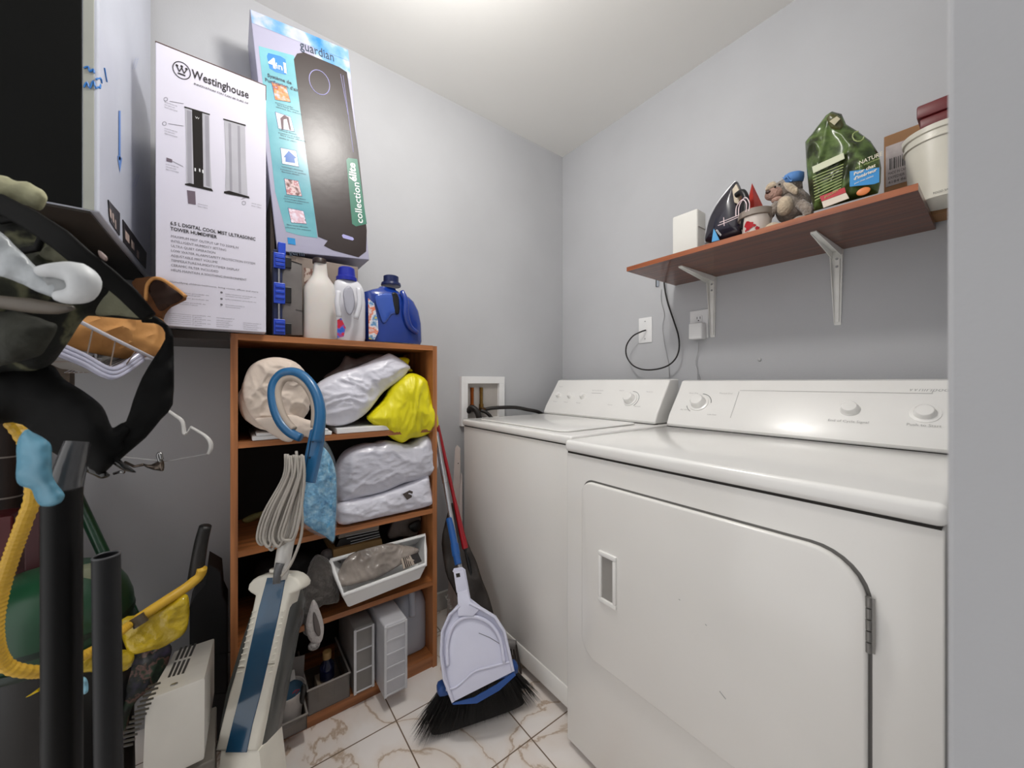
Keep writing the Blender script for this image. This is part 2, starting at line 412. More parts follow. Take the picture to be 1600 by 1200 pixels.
for (x, f, s_, wd) in ((-1.22, .84, 'Heavy Duty Extra Capacity', .07), (-1.06, .86, 'Regular', .025), (-.92, .83, 'Permanent', .03), (-1.09, .2, 'Delicate', .025), (-.95, .2, 'Soak', .03), (-1.46, 1.0, 'Heavy Duty', .03)):
    b = B(); b.text(s_, on(x, f), X_, up, .008, fit=wd); mk('printed_word', b, INKFAINT, WC)
for x in (-1.43, -1.345, -1.26): knob(on(x, .55, 0), n, .0135, .018, was, name='selector_knob', sk=1.2)
knob(on(-.985, .5, 0), n, .024, .028, was, name='timer_knob')
b = B(); c = on(-.985, .5)
ring = [c+X_*math.cos(-.8+k*.2)*.042+up*math.sin(-.8+k*.2)*.042 for k in range(13)]; b.tube(ring, .0011, 5)
mk('dial_mark', b, GREY_PL, WC)

# recessed supply box on the left wall
vb = thing('washer_outlet_box', 'white recessed valve box with copper pipes in the left wall', 'valve box', (WAX, 1.02, .88))
y0, y1, z0, z1 = .895, 1.153, .86, 1.103
b = B()
for a_, c_ in (((y0, z1-.035), (y1, z1)), ((y0, z0), (y1, z0+.035)), ((y0, z0+.035), (y0+.035, z1-.035)), ((y1-.035, z0+.035), (y1, z1-.035))):
    b.box((WAX, a_[0], a_[1]), (WAX+.022, c_[0], c_[1]), .001)
mk('face_frame', b, WHITE_PL, vb)
b = B(); b.box((WAX, y0+.03, z0+.03), (WAX+.004, y1-.03, z1-.03)); mk('back_panel', b, mat('box_interior', 'b5afa9', .5), vb)
for yy, m_ in ((.958, COPPER), (1.012, mat('aged_copper', '8a6a35', .4, metal=.8, var=.3))):
    b = B(); b.tube([(WAX+.014, yy, .94), (WAX+.014, yy, 1.048)], .0085, 12); b.tube([(WAX+.014, yy, .948), (WAX+.014, yy, .965)], .012, 8); b.tube([(WAX+.014, yy, 1.03), (WAX+.014, yy, 1.048)], .0095, 12)
    mk('copper_pipe', b, m_, vb, smooth='auto')
    b = B(); b.box((WAX+.006, yy-.012, .928), (WAX+.034, yy+.012, .948), .004); b.tube([(WAX+.03, yy, .938), (WAX+.045, yy+.01, .938)], .008, 8); mk('valve', b, mat('brass', '5a4126', .4, metal=.7), vb, smooth='auto')
H = [('black supply hose arching from the valve box down behind the washer, longer right one', [(WAX+.04, 1.02, .938), (-1.55, 1.06, .945), (-1.52, 1.16, .945), (-1.525, 1.25, .93), (-1.54, 1.36, .905), (-1.56, 1.42, .85), (-1.56, 1.44, .6)], .0095),
     ('thick black drain hose bending out of the left side of the valve box', [(WAX+.014, .935, .93), (WAX+.04, .94, .95), (-1.55, .955, .935), (-1.542, .965, .90), (-1.555, .97, .86), (-1.56, .98, .6)], .014),
     ('short black supply hose dropping from the middle of the valve box', [(WAX+.045, .99, .935), (-1.548, 1.01, .925), (-1.535, 1.03, .90), (-1.545, 1.05, .86), (-1.56, 1.07, .6)], .009)]
for l_, p_, r_ in H:
    b = B(); b.tube(p_, r_, 10, smooth_n=6); tag(mk('water_hose', b, RUBBER, smooth=True), l_, 'hose', 'water hoses at the valve box')

# wall plates and cords
def plate(cx, cz, w, h, label, cat, name, outlet=False):
    t = thing(name, label, cat, (cx, WBY, cz-h/2))
    b = B(); b.box((cx-w/2, WBY-.006, cz-h/2), (cx+w/2, WBY, cz+h/2), .003, 3); mk('cover', b, WHITE_PL, t, smooth='auto')
    if outlet:
        for dz in (.024, -.024):
            b = B(); b.prism([(cx-.016+x, WBY-.006, cz+dz-.015+z) for x, z in rrect(.032, .030, .008)], -Y_, .003, .001)
            so = mk('socket', b, WHITE_PL, t)
            b = B()
            for dx in (-.007, .006): b.box((cx+dx, WBY-.0098, cz+dz-.002), (cx+dx+.002, WBY-.0088, cz+dz+.008))
            b.lathe((cx, WBY-.009, cz+dz-.008), [(.0025, 0), (.0025, .0006)], -Y_); mk('slot', b, DARKGAP, so)
    for dz in (.042, -.042) if not outlet else (0,):
        b = B(); b.lathe((cx, WBY-.006, cz+dz), [(.003, 0), (.003, .0012)], -Y_, 10); mk('screw', b, STEEL, t)
    return t
p = PY(1009, 516, WBY); plate(p.x, p.z, .072, .122, 'white cable wall plate with a black coax cable coming out', 'wall plate', 'cable_wall_plate'); cxp = p
p = PY(1093, 507, WBY); plate(p.x, p.z, .078, .122, 'white double power socket with an adapter plugged into it', 'power socket', 'power_outlet', True)
ad = thing('power_adapter', 'small white plug adapter in the wall socket left of the shelf bracket', 'power adapter', (p.x, WBY, p.z-.06))
a0 = PY(1088, 517, WBY-.04)
b = B(); b.box((a0.x-.028, WBY-.052, a0.z-.035), (a0.x+.028, WBY-.0105, a0.z+.033), .006, 3); mk('adapter_body', b, WHITE_PL, ad, smooth='auto')
pts = [PY(1091, 532, WBY-.03), PY(1091, 548, WBY-.012), PY(1087, 566, WBY-.01), PY(1090, 578, WBY-.01), PY(1090, 592, WBY-.01), PY(1088, 640, WBY-.01)]
b = B(); b.tube(pts, .0016, 6, smooth_n=5); b.tube([PY(1092, 585, WBY-.012), PY(1094, 593, WBY-.012), PY(1092, 600, WBY-.012)], .0014, 6, smooth_n=4); mk('adapter_cord', b, mat('pale_grey_cord', 'a9a9ab', .5), ad)
pts = [(1009, 516, .012), (1000, 519, .04), (988, 526, .05), (979, 540, .055), (979, 556, .055), (988, 570, .055), (1003, 577, .055), (1022, 577.5, .055), (1042, 572, .05), (1055, 561, .045), (1061, 545, .035), (1060, 525, .03), (1053, 502, .02), (1043, 472, .02), (1038, 446, .02), (1038, 430, .02)]
b = B(); b.tube([PY(x, y, WBY-o) for x, y, o in pts], .0034, 8, smooth_n=6); tag(mk('coax_cable', b, mat('black_cable', '120c0a', .4), smooth=True), 'black coax cable looping from the wall plate up behind the shelf', 'cable')
pts = [(1033, 452), (1033, 470), (1038, 492), (1035, 510), (1038, 535), (1044, 565), (1045, 578), (1047, 600)]
b = B(); b.tube([PY(x, y, WBY-.008) for x, y in pts], .0016, 6, smooth_n=5); tag(mk('thin_wire', b, mat('grey_wire', 'b4b4b6', .5), smooth=True), 'thin pale grey wire hanging behind the black coax loop', 'wire')
b = B(); q0 = PY(1026, 440, WBY-.004); b.box((q0.x, WBY-.006, q0.z-.024), (q0.x+.012, WBY, q0.z+.03), .001); b.mi = 1; b.box((q0.x-.003, WBY-.0075, q0.z-.024), (q0.x, WBY, q0.z+.03))
tag(mk('cable_clip', b, [mat('clip_grey', '9ea6b0', .4), DARKGAP]), 'small grey clip strip on the wall just under the shelf end', 'clip')
b = B(); q0 = PY(1187, 562, WBY); b.lathe((q0.x, WBY, q0.z), [(.007, 0), (.0055, .003), (.002, .004)], -Y_, 16); tag(mk('wall_plug', b, mat('plug_grey', 'c2c2c2', .6), smooth=True), 'round pale filler spot on the wall under the shelf', 'wall plug')

# ------------------------------------------------------------------ wall shelf
SZ = 1.5095
sh = thing('wall_shelf', 'long reddish wooden wall shelf on white metal brackets', 'shelf', (-.5, 1.6, SZ))
b = B(); b.box((-.895, 1.243, SZ), (-.118, WBY, SZ+.016)); bd = mk('board', b, CHERRY, sh)
b = B(); b.box((-.8952, 1.2415, SZ), (-.1178, 1.243, SZ+.0162)); mk('edge_band', b, CHERRY_EDGE, bd)
def bracket(px, ptop, pbot):
    p = PY(px, (ptop+pbot)/2, WBY); x = p.x; zb = PY(px, pbot, WBY).z
    t = thing('shelf_bracket', 'x', 'bracket', (x, WBY, zb), 'white brackets under the wall shelf')
    b = B(); zt = SZ
    # vertical leg tapering down, horizontal arm tapering outwards, both U-shaped
    def leg(w0, w1, z0_, z1_, d): b.prism([(x-w1/2, WBY-.0025, z1_), (x+w1/2, WBY-.0025, z1_), (x+w0/2, WBY-.0025, z0_), (x-w0/2, WBY-.0025, z0_)], Y_, .0025)
    leg(.016, .030, zb, zt, 0)
    for s_ in (-1, 1):
        b.prism([(x+s_*.0145, WBY-.003, zt), (x+s_*.0145, WBY-.024, zt-.02), (x+s_*.0075, WBY-.006, zb+.008), (x+s_*.0075, WBY-.003, zb+.002)], V((s_, 0, 0)), .0016)
    b.prism([(x-.004, WBY-.008, zb+.01), (x+.004, WBY-.008, zb+.01), (x+.007, WBY-.010, zt-.03), (x-.007, WBY-.010, zt-.03)], Y_, .006)
    mk('wall_leg', b, mat('white_bracket_metal', 'f4f3ef', .35), t, smooth='auto')
    b = B(); yf = WBY-.26
    b.prism([(x-.014, WBY, zt-.003), (x+.014, WBY, zt-.003), (x+.007, yf, zt-.003), (x-.007, yf, zt-.003)], Z_, .0028)
    for s_ in (-1, 1):
        b.prism([(x+s_*.013, WBY-.002, zt-.001), (x+s_*.013, WBY-.002, zt-.026), (x+s_*.0065, yf+.004, zt-.005), (x+s_*.0065, yf+.004, zt-.001)], V((s_, 0, 0)), .0016)
    mk('shelf_arm', b, MATS['white_bracket_metal'], t, smooth='auto')
    for z in (zb+.015, zt-.055, zt-.03):
        b = B(); b.lathe((x, WBY-.012 if z > zb+.02 else WBY-.0025, z), [(.004, 0), (.003, .002)], -Y_, 10); mk('screw', b, STEEL, t)
    return t
b1 = bracket(1114, 440, 527); b1['label'] = 'white shelf bracket beside the power socket, left one'
b2 = bracket(1309, 390, 508); b2['label'] = 'white shelf bracket under the pet food bag end, right one'

# ------------------------------------------------------------------ shelf contents
ST = SZ+.0165
rt = thing('storage_box', 'plain white upright box at the far left end of the wall shelf', 'box', (-.778, 1.49, ST))
b = B(); b.box((-.83, 1.46, ST), (-.726, 1.53, 1.757), .006, 3); mk('box_body', b, mat('matte_white', 'e9e8e2', .6, var=.01), rt, smooth='auto')
b = B(); b.box((-.826, 1.464, ST+.16), (-.722, 1.526, ST+.1615)); mk('lid_seam', b, mat('seam_grey', 'd2d0ca', .6), rt)

# clothes iron standing on its heel, soleplate to the left
iron = thing('clothes_iron', 'dark purple steam iron standing upright on the wall shelf', 'iron', (-.68, 1.36, ST))
IP = mat('dark_purple_gloss', '1d1826', .2, coat=.4)
ic = PY(1132, 380, 1.34); ic.z = ST
def I(px, py, y=1.34): q = PY(px, py, y); return q
b = B()
ol = [I(1103, 379), I(1104, 362), I(1110, 340), I(1122, 318), I(1136, 300), I(1150, 284), I(1155, 288), I(1160, 300), I(1165, 318), I(1166, 340), I(1162, 362), I(1156, 368), I(1128, 377)]
for p in ol: p.z = max(p.z, ST+.001)
b.puff(ol, -Y_, .028, .018, r=.05, wr=0, step=.004, sm=3); mk('iron_body', b, IP, iron, smooth=True)
b = B(); ol = [I(1101, 380, 1.372), I(1102, 360, 1.372), I(1108, 338, 1.372), I(1121, 315, 1.372), I(1135, 297, 1.372), I(1149, 282, 1.372), I(1152, 286, 1.372), I(1112, 378, 1.372)]
for p in ol: p.z = max(p.z, ST+.001)
b.prism(ol, Y_, .006, .001); mk('soleplate', b, STEEL, iron)
b = B(); b.prism([I(1144, 296, 1.307), I(1150, 287, 1.307), I(1158, 303, 1.307), I(1153, 319, 1.307), I(1147, 316, 1.307)], Y_, .012, .001); mk('water_window', b, mat('cream_window', 'b8a78c', .3), iron)
b = B(); b.tube([I(1151, 305, 1.30), I(1160, 300, 1.29), I(1166, 312, 1.285), I(1164, 335, 1.285), I(1160, 358, 1.30)], .009, 10, smooth_n=5); mk('handle', b, BLACK_PL, iron, smooth=True)
b = B(); b.prism([I(1112, 378, 1.313), I(1115, 356, 1.313), I(1124, 375, 1.313)], Y_, .004); b.mi = 1
b.text('steam', I(1118, 360, 1.309), V((.5, 0, -.8)), V((.8, 0, .5)), .012)
mk('sticker', b, [mat('sticker_blue', '4aa0d8', .4), WHITE_PL], iron)

# little floral bucket with wire whisk-like strings and a red cone
bk = thing('gift_pail', 'small white pail with a red flower print on the wall shelf', 'pail', (-.58, 1.33, ST))
c = PY(1179, 360, 1.31); R_ = .044; cc = V((c.x, 1.31+.01, ST))
b = B(); b.lathe(cc, [(.028, .0), (.032, .003), (.044, .062), (.047, .064), (.047, .078), (.044, .08), (.041, .078), (.03, .01)]); pl = mk('pail_body', b, mat('pail_white', 'd9cfc6', .5), bk, smooth='auto')
b = B(); b.lathe(cc+V((0, 0, .061)), [(.0465, 0), (.049, .002), (.049, .020), (.046, .022)]); mk('rim_band', b, mat('rim_taupe', '8d8278', .5), bk, smooth='auto')
b = B()
def onp(th, z, e=.0012):
    r = .032+(.044-.032)*(z/.062)+e; return cc+V((math.sin(th)*r, -math.cos(th)*r, z))
for tx, tz, rr in ((-.15, .034, .013), (-.45, .022, .003), (.25, .03, .004), (.45, .02, .006), (-.3, .014, .003)):
    b.poly([onp(tx+math.cos(a*.5)*rr/.04*(1+.25*math.sin(a*2.5)), tz+math.sin(a*.5)*rr*(1+.2*math.cos(a*1.5))) for a in range(12)])
mk('flower_print', b, mat('flower_red', 'b3101e', .5), pl)
b = B()
for k, (ax_, bz) in enumerate(((-.02, .0), (-.012, .004))):
    b.tube([cc+V((ax_-.018, -.05, .07)), cc+V((ax_-.016, -.05, .10)), cc+V((ax_, -.05, .116+bz)), cc+V((ax_+.012, -.05, .10)), cc+V((ax_+.01, -.048, .075))], .0016, 6, smooth_n=5)
b.tube([cc+V((-.03, -.05, .072)), cc+V((-.06, -.055, .067)), cc+V((-.085, -.055, .066))], .0013, 6)
b.tube([cc+V((-.03, -.05, .066)), cc+V((-.06, -.055, .060)), cc+V((-.09, -.055, .058))], .0013, 6)
b.tube([cc+V((-.07, -.056, .050)), cc+V((-.072, -.056, .078))], .0013, 6)
mk('ribbon_string', b, mat('pale_pink_string', 'e3cfd2', .5), bk)
b = B(); A_ = PY(1175, 286, 1.36); b1_ = [PY(1163, 338, 1.33), PY(1180, 338, 1.30), PY(1199, 336, 1.36)]; d_ = PY(1180, 338, 1.39)
for u_, v_ in ((b1_[0], b1_[1]), (b1_[1], b1_[2]), (b1_[2], d_), (d_, b1_[0])): b.poly([A_, u_, v_])
b.poly([b1_[0], b1_[1], b1_[2], d_])
tag(mk('paper_cone', b, ramp_mat('orange_red_paper', [(0, '7d1410'), (.45, 'b02a1c'), (.6, 'c44a2a')], 14, .5)), 'folded orange-red paper cone standing in the small pail', 'paper cone')

# plush toy with floppy ears and a blue cap, slumped against the food bag
FUR = mat('grey_beige_plush', '9c8f83', .95, var=.2, scale=30, bump=.8, bscale=160, sheen=.5)
FURC = mat('cream_plush', 'c9b79e', .95, var=.12, scale=30, bump=.6, bscale=160, sheen=.5)
ty = thing('plush_toy', 'grey and cream plush dog slumped on the wall shelf wearing a blue cap', 'stuffed toy', (-.46, 1.36, ST))
def T_(px, py, y=1.35): return PY(px, py, y)
b = B(); b.ball(T_(1238, 322, 1.37), .052, (.85, .75, .95), nz=.12); mk('body', b, FUR, ty, smooth=True)
b = B(); b.ball(T_(1226, 322, 1.335), .028, (.85, .8, 1.05)); mk('belly', b, FURC, ty, smooth=True)
b = B(); b.ball(T_(1231, 294, 1.36), .038, (1, .8, .85), nz=.12); hd = mk('head', b, FUR, ty, smooth=True)
b = B(); b.ball(T_(1209, 303, 1.335), .022, (1.1, .8, .85)); b.ball(T_(1214, 312, 1.33), .014, (1.1, .8, .6)); mk('muzzle', b, mat('pink_beige_plush', 'b08e80', .95, bump=.6, bscale=160), hd, smooth=True)
b = B(); b.ball(T_(1200, 300, 1.318), .006, (1.2, .7, .8)); mk('nose', b, mat('brown_nose', '4a322a', .4), hd, smooth=True)
for p_ in ((1211, 292, 1.318), (1218, 288, 1.325)):
    b = B(); b.ball(T_(*p_), .003); mk('eye', b, BLACK_PL, hd, smooth=True)
for pts in ([T_(1225, 285, 1.325), T_(1238, 287, 1.318), T_(1248, 296, 1.32), T_(1244, 305, 1.325), T_(1233, 300, 1.32), T_(1226, 294, 1.325)],
            [T_(1209, 283, 1.35), T_(1198, 290, 1.35), T_(1196, 299, 1.35), T_(1203, 297, 1.35), T_(1215, 290, 1.35)]):
    b = B(); b.puff(pts, -Y_, .010, .008, r=.02, wr=.002, step=.003); mk('ear', b, FURC, hd, smooth=True)
b = B()
cp = T_(1240, 281, 1.35)
b.lathe(cp, [(.024, -.008), (.0255, .004), (.024, .016), (.015, .021), (.003, .022)], (.15, -.2, 1)); b.puff([T_(1221, 277, 1.33), T_(1228, 272, 1.32), T_(1240, 279, 1.315), T_(1236, 284, 1.318), T_(1226, 281, 1.325)], (0, -.5, 1), .002, .002, r=.01, step=.003)
mk('cap', b, mat('sky_blue_felt', '5a8ac8', .8, bump=.2, bscale=100), ty, smooth=True)
for pts, r_ in (([T_(1215, 318, 1.33), T_(1206, 330, 1.32), T_(1199, 338, 1.31)], .012), ([T_(1250, 318, 1.34), T_(1262, 328, 1.335), T_(1262, 338, 1.33)], .014)):
    b = B(); b.tube(pts, [r_, r_*1.05, r_*.8], 10, smooth_n=4); mk('arm', b, FUR, ty, smooth=True)
for px_, py_, y_ in ((1207, 345, 1.31), (1250, 333, 1.32)):
    q = T_(px_, py_, y_); q.z = ST+.016
    b = B(); b.ball(q, .019, (1.1, 1, .82)); mk('foot', b, FURC if px_ < 1220 else FUR, ty, smooth=True)

# pet food bag
pf = thing('pet_food_bag', 'green bag of dry cat food with its top rolled over, on the wall shelf', 'pet food bag', (-.33, 1.33, ST))
PFM = ramp_mat('green_glossy_print', [(.25, '14180a'), (.42, '2b3414'), (.52, '5a7038'), (.6, '33451c'), (.75, '16200a')], 14, .25, bump=.15, bscale=18)
yb_ = 1.31
def G(px, py, e=0): return PY(px, py, yb_-e)
ol = [G(1272, 330), G(1264, 300), G(1260, 260), G(1258, 222), G(1270, 208), G(1291, 180), G(1300, 174), G(1315, 178), G(1322, 194), G(1340, 205), G(1360, 220), G(1373, 240), G(1377, 262), G(1376, 285), G(1372, 302)]
for p in ol: p.z = max(p.z, ST+.001)
b = B(); b.puff(ol, -Y_, .038, .04, r=.06, wr=.011, fr=13, an=(1, .7), step=.004, sm=1, seed=3, k=.7); pb = mk('bag_body', b, PFM, pf, smooth=True)
def onto(bpoly, ptspx, e): return [G(x, y, e) for x, y in ptspx]
def slab(name, px, e, m, th=.0018, par=None):
    b = B(); b.prism([G(x, y, e) for x, y in px], -Y_, th); return mk(name, b, m, par or pb)
slab('blue_panel', [(1328, 268), (1374, 262), (1374, 285), (1366, 288), (1328, 292)], .040, mat('panel_blue', '1f86c8', .35))
slab('red_banner', [(1281, 307), (1320, 293), (1322, 301), (1284, 315)], .041, mat('banner_red', 'b3182a', .35))
slab('white_banner', [(1284, 315), (1322, 301), (1327, 310), (1287, 325)], .040, mat('banner_white', 'd9cdbd', .4))
slab('table_panel', [(1269, 261), (1318, 239), (1320, 248), (1271, 271)], .040, mat('table_cream', 'c9cdae', .4))
b = B(); q = G(1349, 299, .0405); b.ball(q, .012, (1.1, .15, .8)); mk('orange_print', b, mat('print_orange', 'd77a3c', .4), pb, smooth=True)
b = B(); b.text('Pour chat', G(1334, 274.5, .043), V((.98, 0, .12)), Z_, .0115, bold=.02, fit=.04); b.text("d'intérieur", G(1334, 282, .043), V((.98, 0, .12)), Z_, .0115, bold=.02, fit=.043)
b.text('pour chats adultes', G(1335, 288, .043), V((.98, 0, .12)), Z_, .006, fit=.035)
b.text('NATURE', G(1342, 258, .043), V((.98, 0, .10)), Z_, .014, fit=.042)
mk('white_lettering', b, mat('lettering_cream', 'e8e0c8', .4), pb)
b = B(); b.text('avec vitamines', G(1336, 264.5, .042), V((.98, 0, .1)), Z_, .008, fit=.045); b.tube([G(1341+9*math.cos(a*.6), 213+8*math.sin(a*.6), .036) for a in range(9)], .0014, 5)
for k in range(9): b.prism([G(1270+k*.4, 276+k*4.6, .0405), G(1318-k*.5, 256+k*4.6, .0405), G(1318-k*.5, 257.2+k*4.6, .0405), G(1270+k*.4, 277.2+k*4.6, .0405)], -Y_, .0008)
b.text('Poulet', G(1288, 311, .0435), V((.94, 0, .34)), Z_, .009, fit=.03)
mk('fine_print', b, mat('lettering_olive', '9aa860', .4), pb)
b = B(); b.puff([G(1291, 186, .02), G(1300, 178, .02), G(1312, 182, .02), G(1318, 196, .02), G(1308, 204, .02), G(1296, 200, .02)], V((0, -1, .2)), .012, .008, r=.02, wr=.003, step=.003); b.mi = 1
b.prism([G(1296, 190, .034), G(1308, 182, .034), G(1313, 186, .034), G(1304, 196, .034)], -Y_, .002)
mk('rolled_top', b, [mat('dark_olive_film', '4a4a1c', .3, bump=.2), mat('paper_tab', 'b5ad90', .6)], pf, smooth='auto')

# carton with shipping label, bucket, dark red tub
cb = thing('cardboard_carton', 'open brown cardboard carton with a shipping label behind the white bucket', 'box', (-.2, 1.45, ST))
top = PY(1381, 214, 1.515).z
x0 = PY(1381, 260, 1.515).x
b = B(); b.box((x0, 1.515, ST), (-.035, 1.592, top), .002); cbb = mk('carton', b, CARD, cb)
b = B(); xl = PY(1384, 260, 1.515).x; b.box((xl, 1.5135, PY(1384, 293, 1.515).z), (xl+.085, 1.5149, PY(1384, 230, 1.515).z)); lb = mk('shipping_label', b, mat('label_grey', 'b0a7a6', .6, var=.1, scale=40), cb)
b = B(); zz = PY(1384, 267, 1.515).z
for k in range(11): b.box((xl+.008+k*.0042, 1.5125, zz-.002), (xl+.008+k*.0042+random.choice((.0012, .0024)), 1.5133, zz+.03))
for k, wd in enumerate((.05, .04, .045)): b.text(('MADE IN CANADA', 'EXPEDIER A', '4184 8601')[k], (xl+.005, 1.5130, zz-.016-k*.013), X_, Z_, .011, fit=wd)
mk('label_print', b, INK, lb)
bu = thing('white_bucket', 'round white plastic bucket overhanging the right end of the wall shelf', 'bucket', (-.0935, 1.43, ST))
bc = V((-.0935, 1.43, ST)); WB = mat('bucket_white', 'dcd8cb', .35, var=.03)
b = B(); b.lathe(bc, [(.052, 0), (.058, .002), (.066, .142), (.070, .144), (.070, .148), (.067, .150), (.067, .162), (.071, .164), (.072, .176), (.068, .178), (.0, .178)], seg=40); mk('bucket_body', b, WB, bu, smooth='auto')
b = B(); b.text('FOOD SAFE', bc+V((-.012, -.0595, .008)), V((1, -.1, 0)), Z_, .007, fit=.03); mk('base_print', b, INK, bu)
rd = thing('red_tub', 'dark red lidded plastic tub standing on the white bucket', 'tub', (-.09, 1.33, ST+.16))
x0 = PY(1437, 180, 1.375).x; zt_ = PY(1436, 168, 1.375).z
RED = mat('dark_red_plastic', '66141a', .4)
b = B(); b.box((x0, 1.375, ST+.179), (-.026, 1.475, zt_-.03), .004); mk('tub_body', b, RED, rd, smooth='auto')
b = B(); b.box((x0-.005, 1.370, zt_-.03), (-.022, 1.48, zt_+.002), .004); mk('tub_lid', b, RED, rd, smooth='auto')

# ------------------------------------------------------------------ bookcase against the left wall
BX = -1.298; by0, by1, bt = 0.0, .625, 1.212
bc_ = thing('bookcase', 'reddish wooden bookcase of four bays crammed with bags and boxes', 'bookcase', (-1.45, .31, 0))
b = B(); b.box((WAX+.004, by0, 0), (BX, by0+.017, bt-.001)); mk('side_panel', b, OAKZ, bc_)
b = B(); b.box((WAX+.004, by1-.017, 0), (BX, by1, bt-.001)); mk('side_panel', b, OAKZ, bc_)
b = B(); b.box((WAX+.004, by0+.017, bt-.018), (BX+.0005, by1-.017, bt)); mk('top_board', b, OAK, bc_)
SH = [.905, .598, .326, .045]
for z in SH:
    b = B(); b.box((WAX+.012, by0+.0172, z-.017), (BX-.002 if z > .1 else BX-.001, by1-.0172, z)); mk('shelf_board', b, OAK, bc_)
b = B(); b.box((WAX+.02, by0+.017, 0), (BX-.006, by1-.017, .027)); mk('toe_kick', b, OAK, bc_)
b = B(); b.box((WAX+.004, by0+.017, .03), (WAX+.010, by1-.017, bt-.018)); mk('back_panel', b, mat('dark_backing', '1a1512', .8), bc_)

# ---- bay contents
SHEEN = .2
POLY = mat('white_poly_bag', 'e2e2ee', .32, var=.06, scale=6, bump=.5, bdist=.02, bscale=9, stretch=(1, .6, 1.6), coat=.15)
POLY2 = mat('grey_poly_bag', 'd2d2de', .32, var=.08, scale=6, bump=.5, bdist=.02, bscale=9, stretch=(1, .6, 1.6), coat=.15)
YEL = mat('yellow_poly_bag', 'e8dd14', .4, var=.08, scale=6, bump=.5, bdist=.015, bscale=9, stretch=(1, 1.6, .6))
CREAM = mat('cream_quilt', 'e6d6c8', .9, var=.06, bump=.35, bscale=28, sheen=.3)
def FX(pts, X=BX): return [PX(x, y, X) for x, y in pts]
def soft(name, m, pts, X, tf, tb, r, wr, label=None, cat=None, parent=None, fr=22, an=(1, 1), seed=0, zmin=None, k=.5, group=None, sm=3, **kw):
    P = FX(pts, X)
    if zmin is not None:
        for p in P: p.z = max(p.z, zmin)
    b = B(); b.puff(P, X_, tf, tb, r=r, wr=wr, fr=fr, an=an, seed=seed, k=k, sm=sm, **kw)
    o = mk(name, b, m, parent, smooth=True)
    return tag(o, label, cat, group) if label else o
# top bay
S0 = SH[0]+.001
b = B(); b.box((-1.56, .05, S0), (-1.302, .26, S0+.012), .002); b.box((-1.55, .06, S0+.0125), (-1.303, .25, S0+.020), .002)
tag(mk('flat_white_board', b, WHITE_PL), 'flat white boards lying under the cream quilt on the top bay', 'board')
b = B(); b.box((-1.56, .275, S0), (-1.304, .50, S0+.018), .002); tag(mk('white_binder', b, WHITE_PL), 'flat white folder lying under the white bag on the top bay', 'folder')
q = thing('rolled_quilt', 'rolled cream quilt in the left of the top bay', 'quilt', (-1.45, .13, S0))
b = B()
c0 = PX(437, 613, -1.33); secs = []
for k in range(12):
    u = k/11; x = -1.315-u*.24; rr = .100*(1-.12*u)*(1 if 0 < k < 11 else .86)
    secs.append(((x, c0.y-.012+.03*u, S0+.022+rr*.97+.0), Y_, Z_, rr*.93, rr*.97, 2.2))
b.loft(secs, 40)
t_ = b.bm
for v in t_.verts:
    d = V((0, v.co.y-c0.y, v.co.z-c0.z)); d = d.normalized() if d.length > 1e-5 else V((0, 0, 1))
    v.co += d*(.006*noise.noise(V((v.co.x*12, v.co.y*25, v.co.z*25)))+.004*noise.noise(v.co*60))
mk('roll_body', b, CREAM, q, smooth=True)
b = B(); b.puff(FX([(379, 620), (382, 590), (396, 568), (428, 558), (462, 566), (482, 590), (486, 620), (478, 648), (455, 666), (420, 668), (394, 654)], -1.312), X_, .022, .01, r=.05, wr=.010, fr=16, seed=77, step=.004); mk('folded_face', b, CREAM, q, smooth=True)
soft('quilt_corner', CREAM, [(398, 655), (420, 652), (455, 648), (478, 655), (505, 664), (498, 680), (492, 688), (470, 680), (455, 690), (440, 688), (415, 672)], -1.282, .012, .014, .03, .004, parent=q, seed=2)
soft('plastic_bag', POLY, [(488, 612), (500, 596), (528, 582), (560, 572), (598, 556), (612, 553), (640, 572), (636, 582), (626, 594), (600, 612), (578, 640), (560, 655), (540, 664), (520, 666), (505, 660), (496, 640)], -1.345, .045, .12, .09, .008, 'white plastic bag in the middle of the top bay, its tip pointing right', 'plastic bag', group='stuffed plastic bags in the bookcase', fr=20, an=(.6, 1.4), seed=4)
soft('plastic_bag', mat('brown_tinted_bag', '6d5f5c', .35, bump=.3, bscale=20), [(505, 590), (530, 572), (540, 555), (555, 560), (580, 553), (600, 556), (570, 575), (530, 592)], -1.43, .03, .05, .05, .006, 'brownish translucent bag lying behind the white bag in the top bay', 'plastic bag', group='stuffed plastic bags in the bookcase', seed=5)
yelbag = soft('plastic_bag', YEL, [(574, 655), (580, 645), (600, 625), (612, 605), (630, 588), (645, 583), (662, 590), (668, 600), (674, 625), (683, 650), (682, 668), (660, 682), (640, 685), (628, 692), (612, 685), (590, 668)], -1.335, .05, .10, .08, .010, 'yellow plastic bag bulging over the edge at the right of the top bay', 'plastic bag', group='stuffed plastic bags in the bookcase', fr=16, an=(1.6, .5), seed=6)
soft('bag_knot', YEL, [(618, 562), (630, 558), (640, 562), (638, 572), (645, 580), (628, 578)], -1.38, .012, .012, .02, .003, parent=yelbag, seed=7)
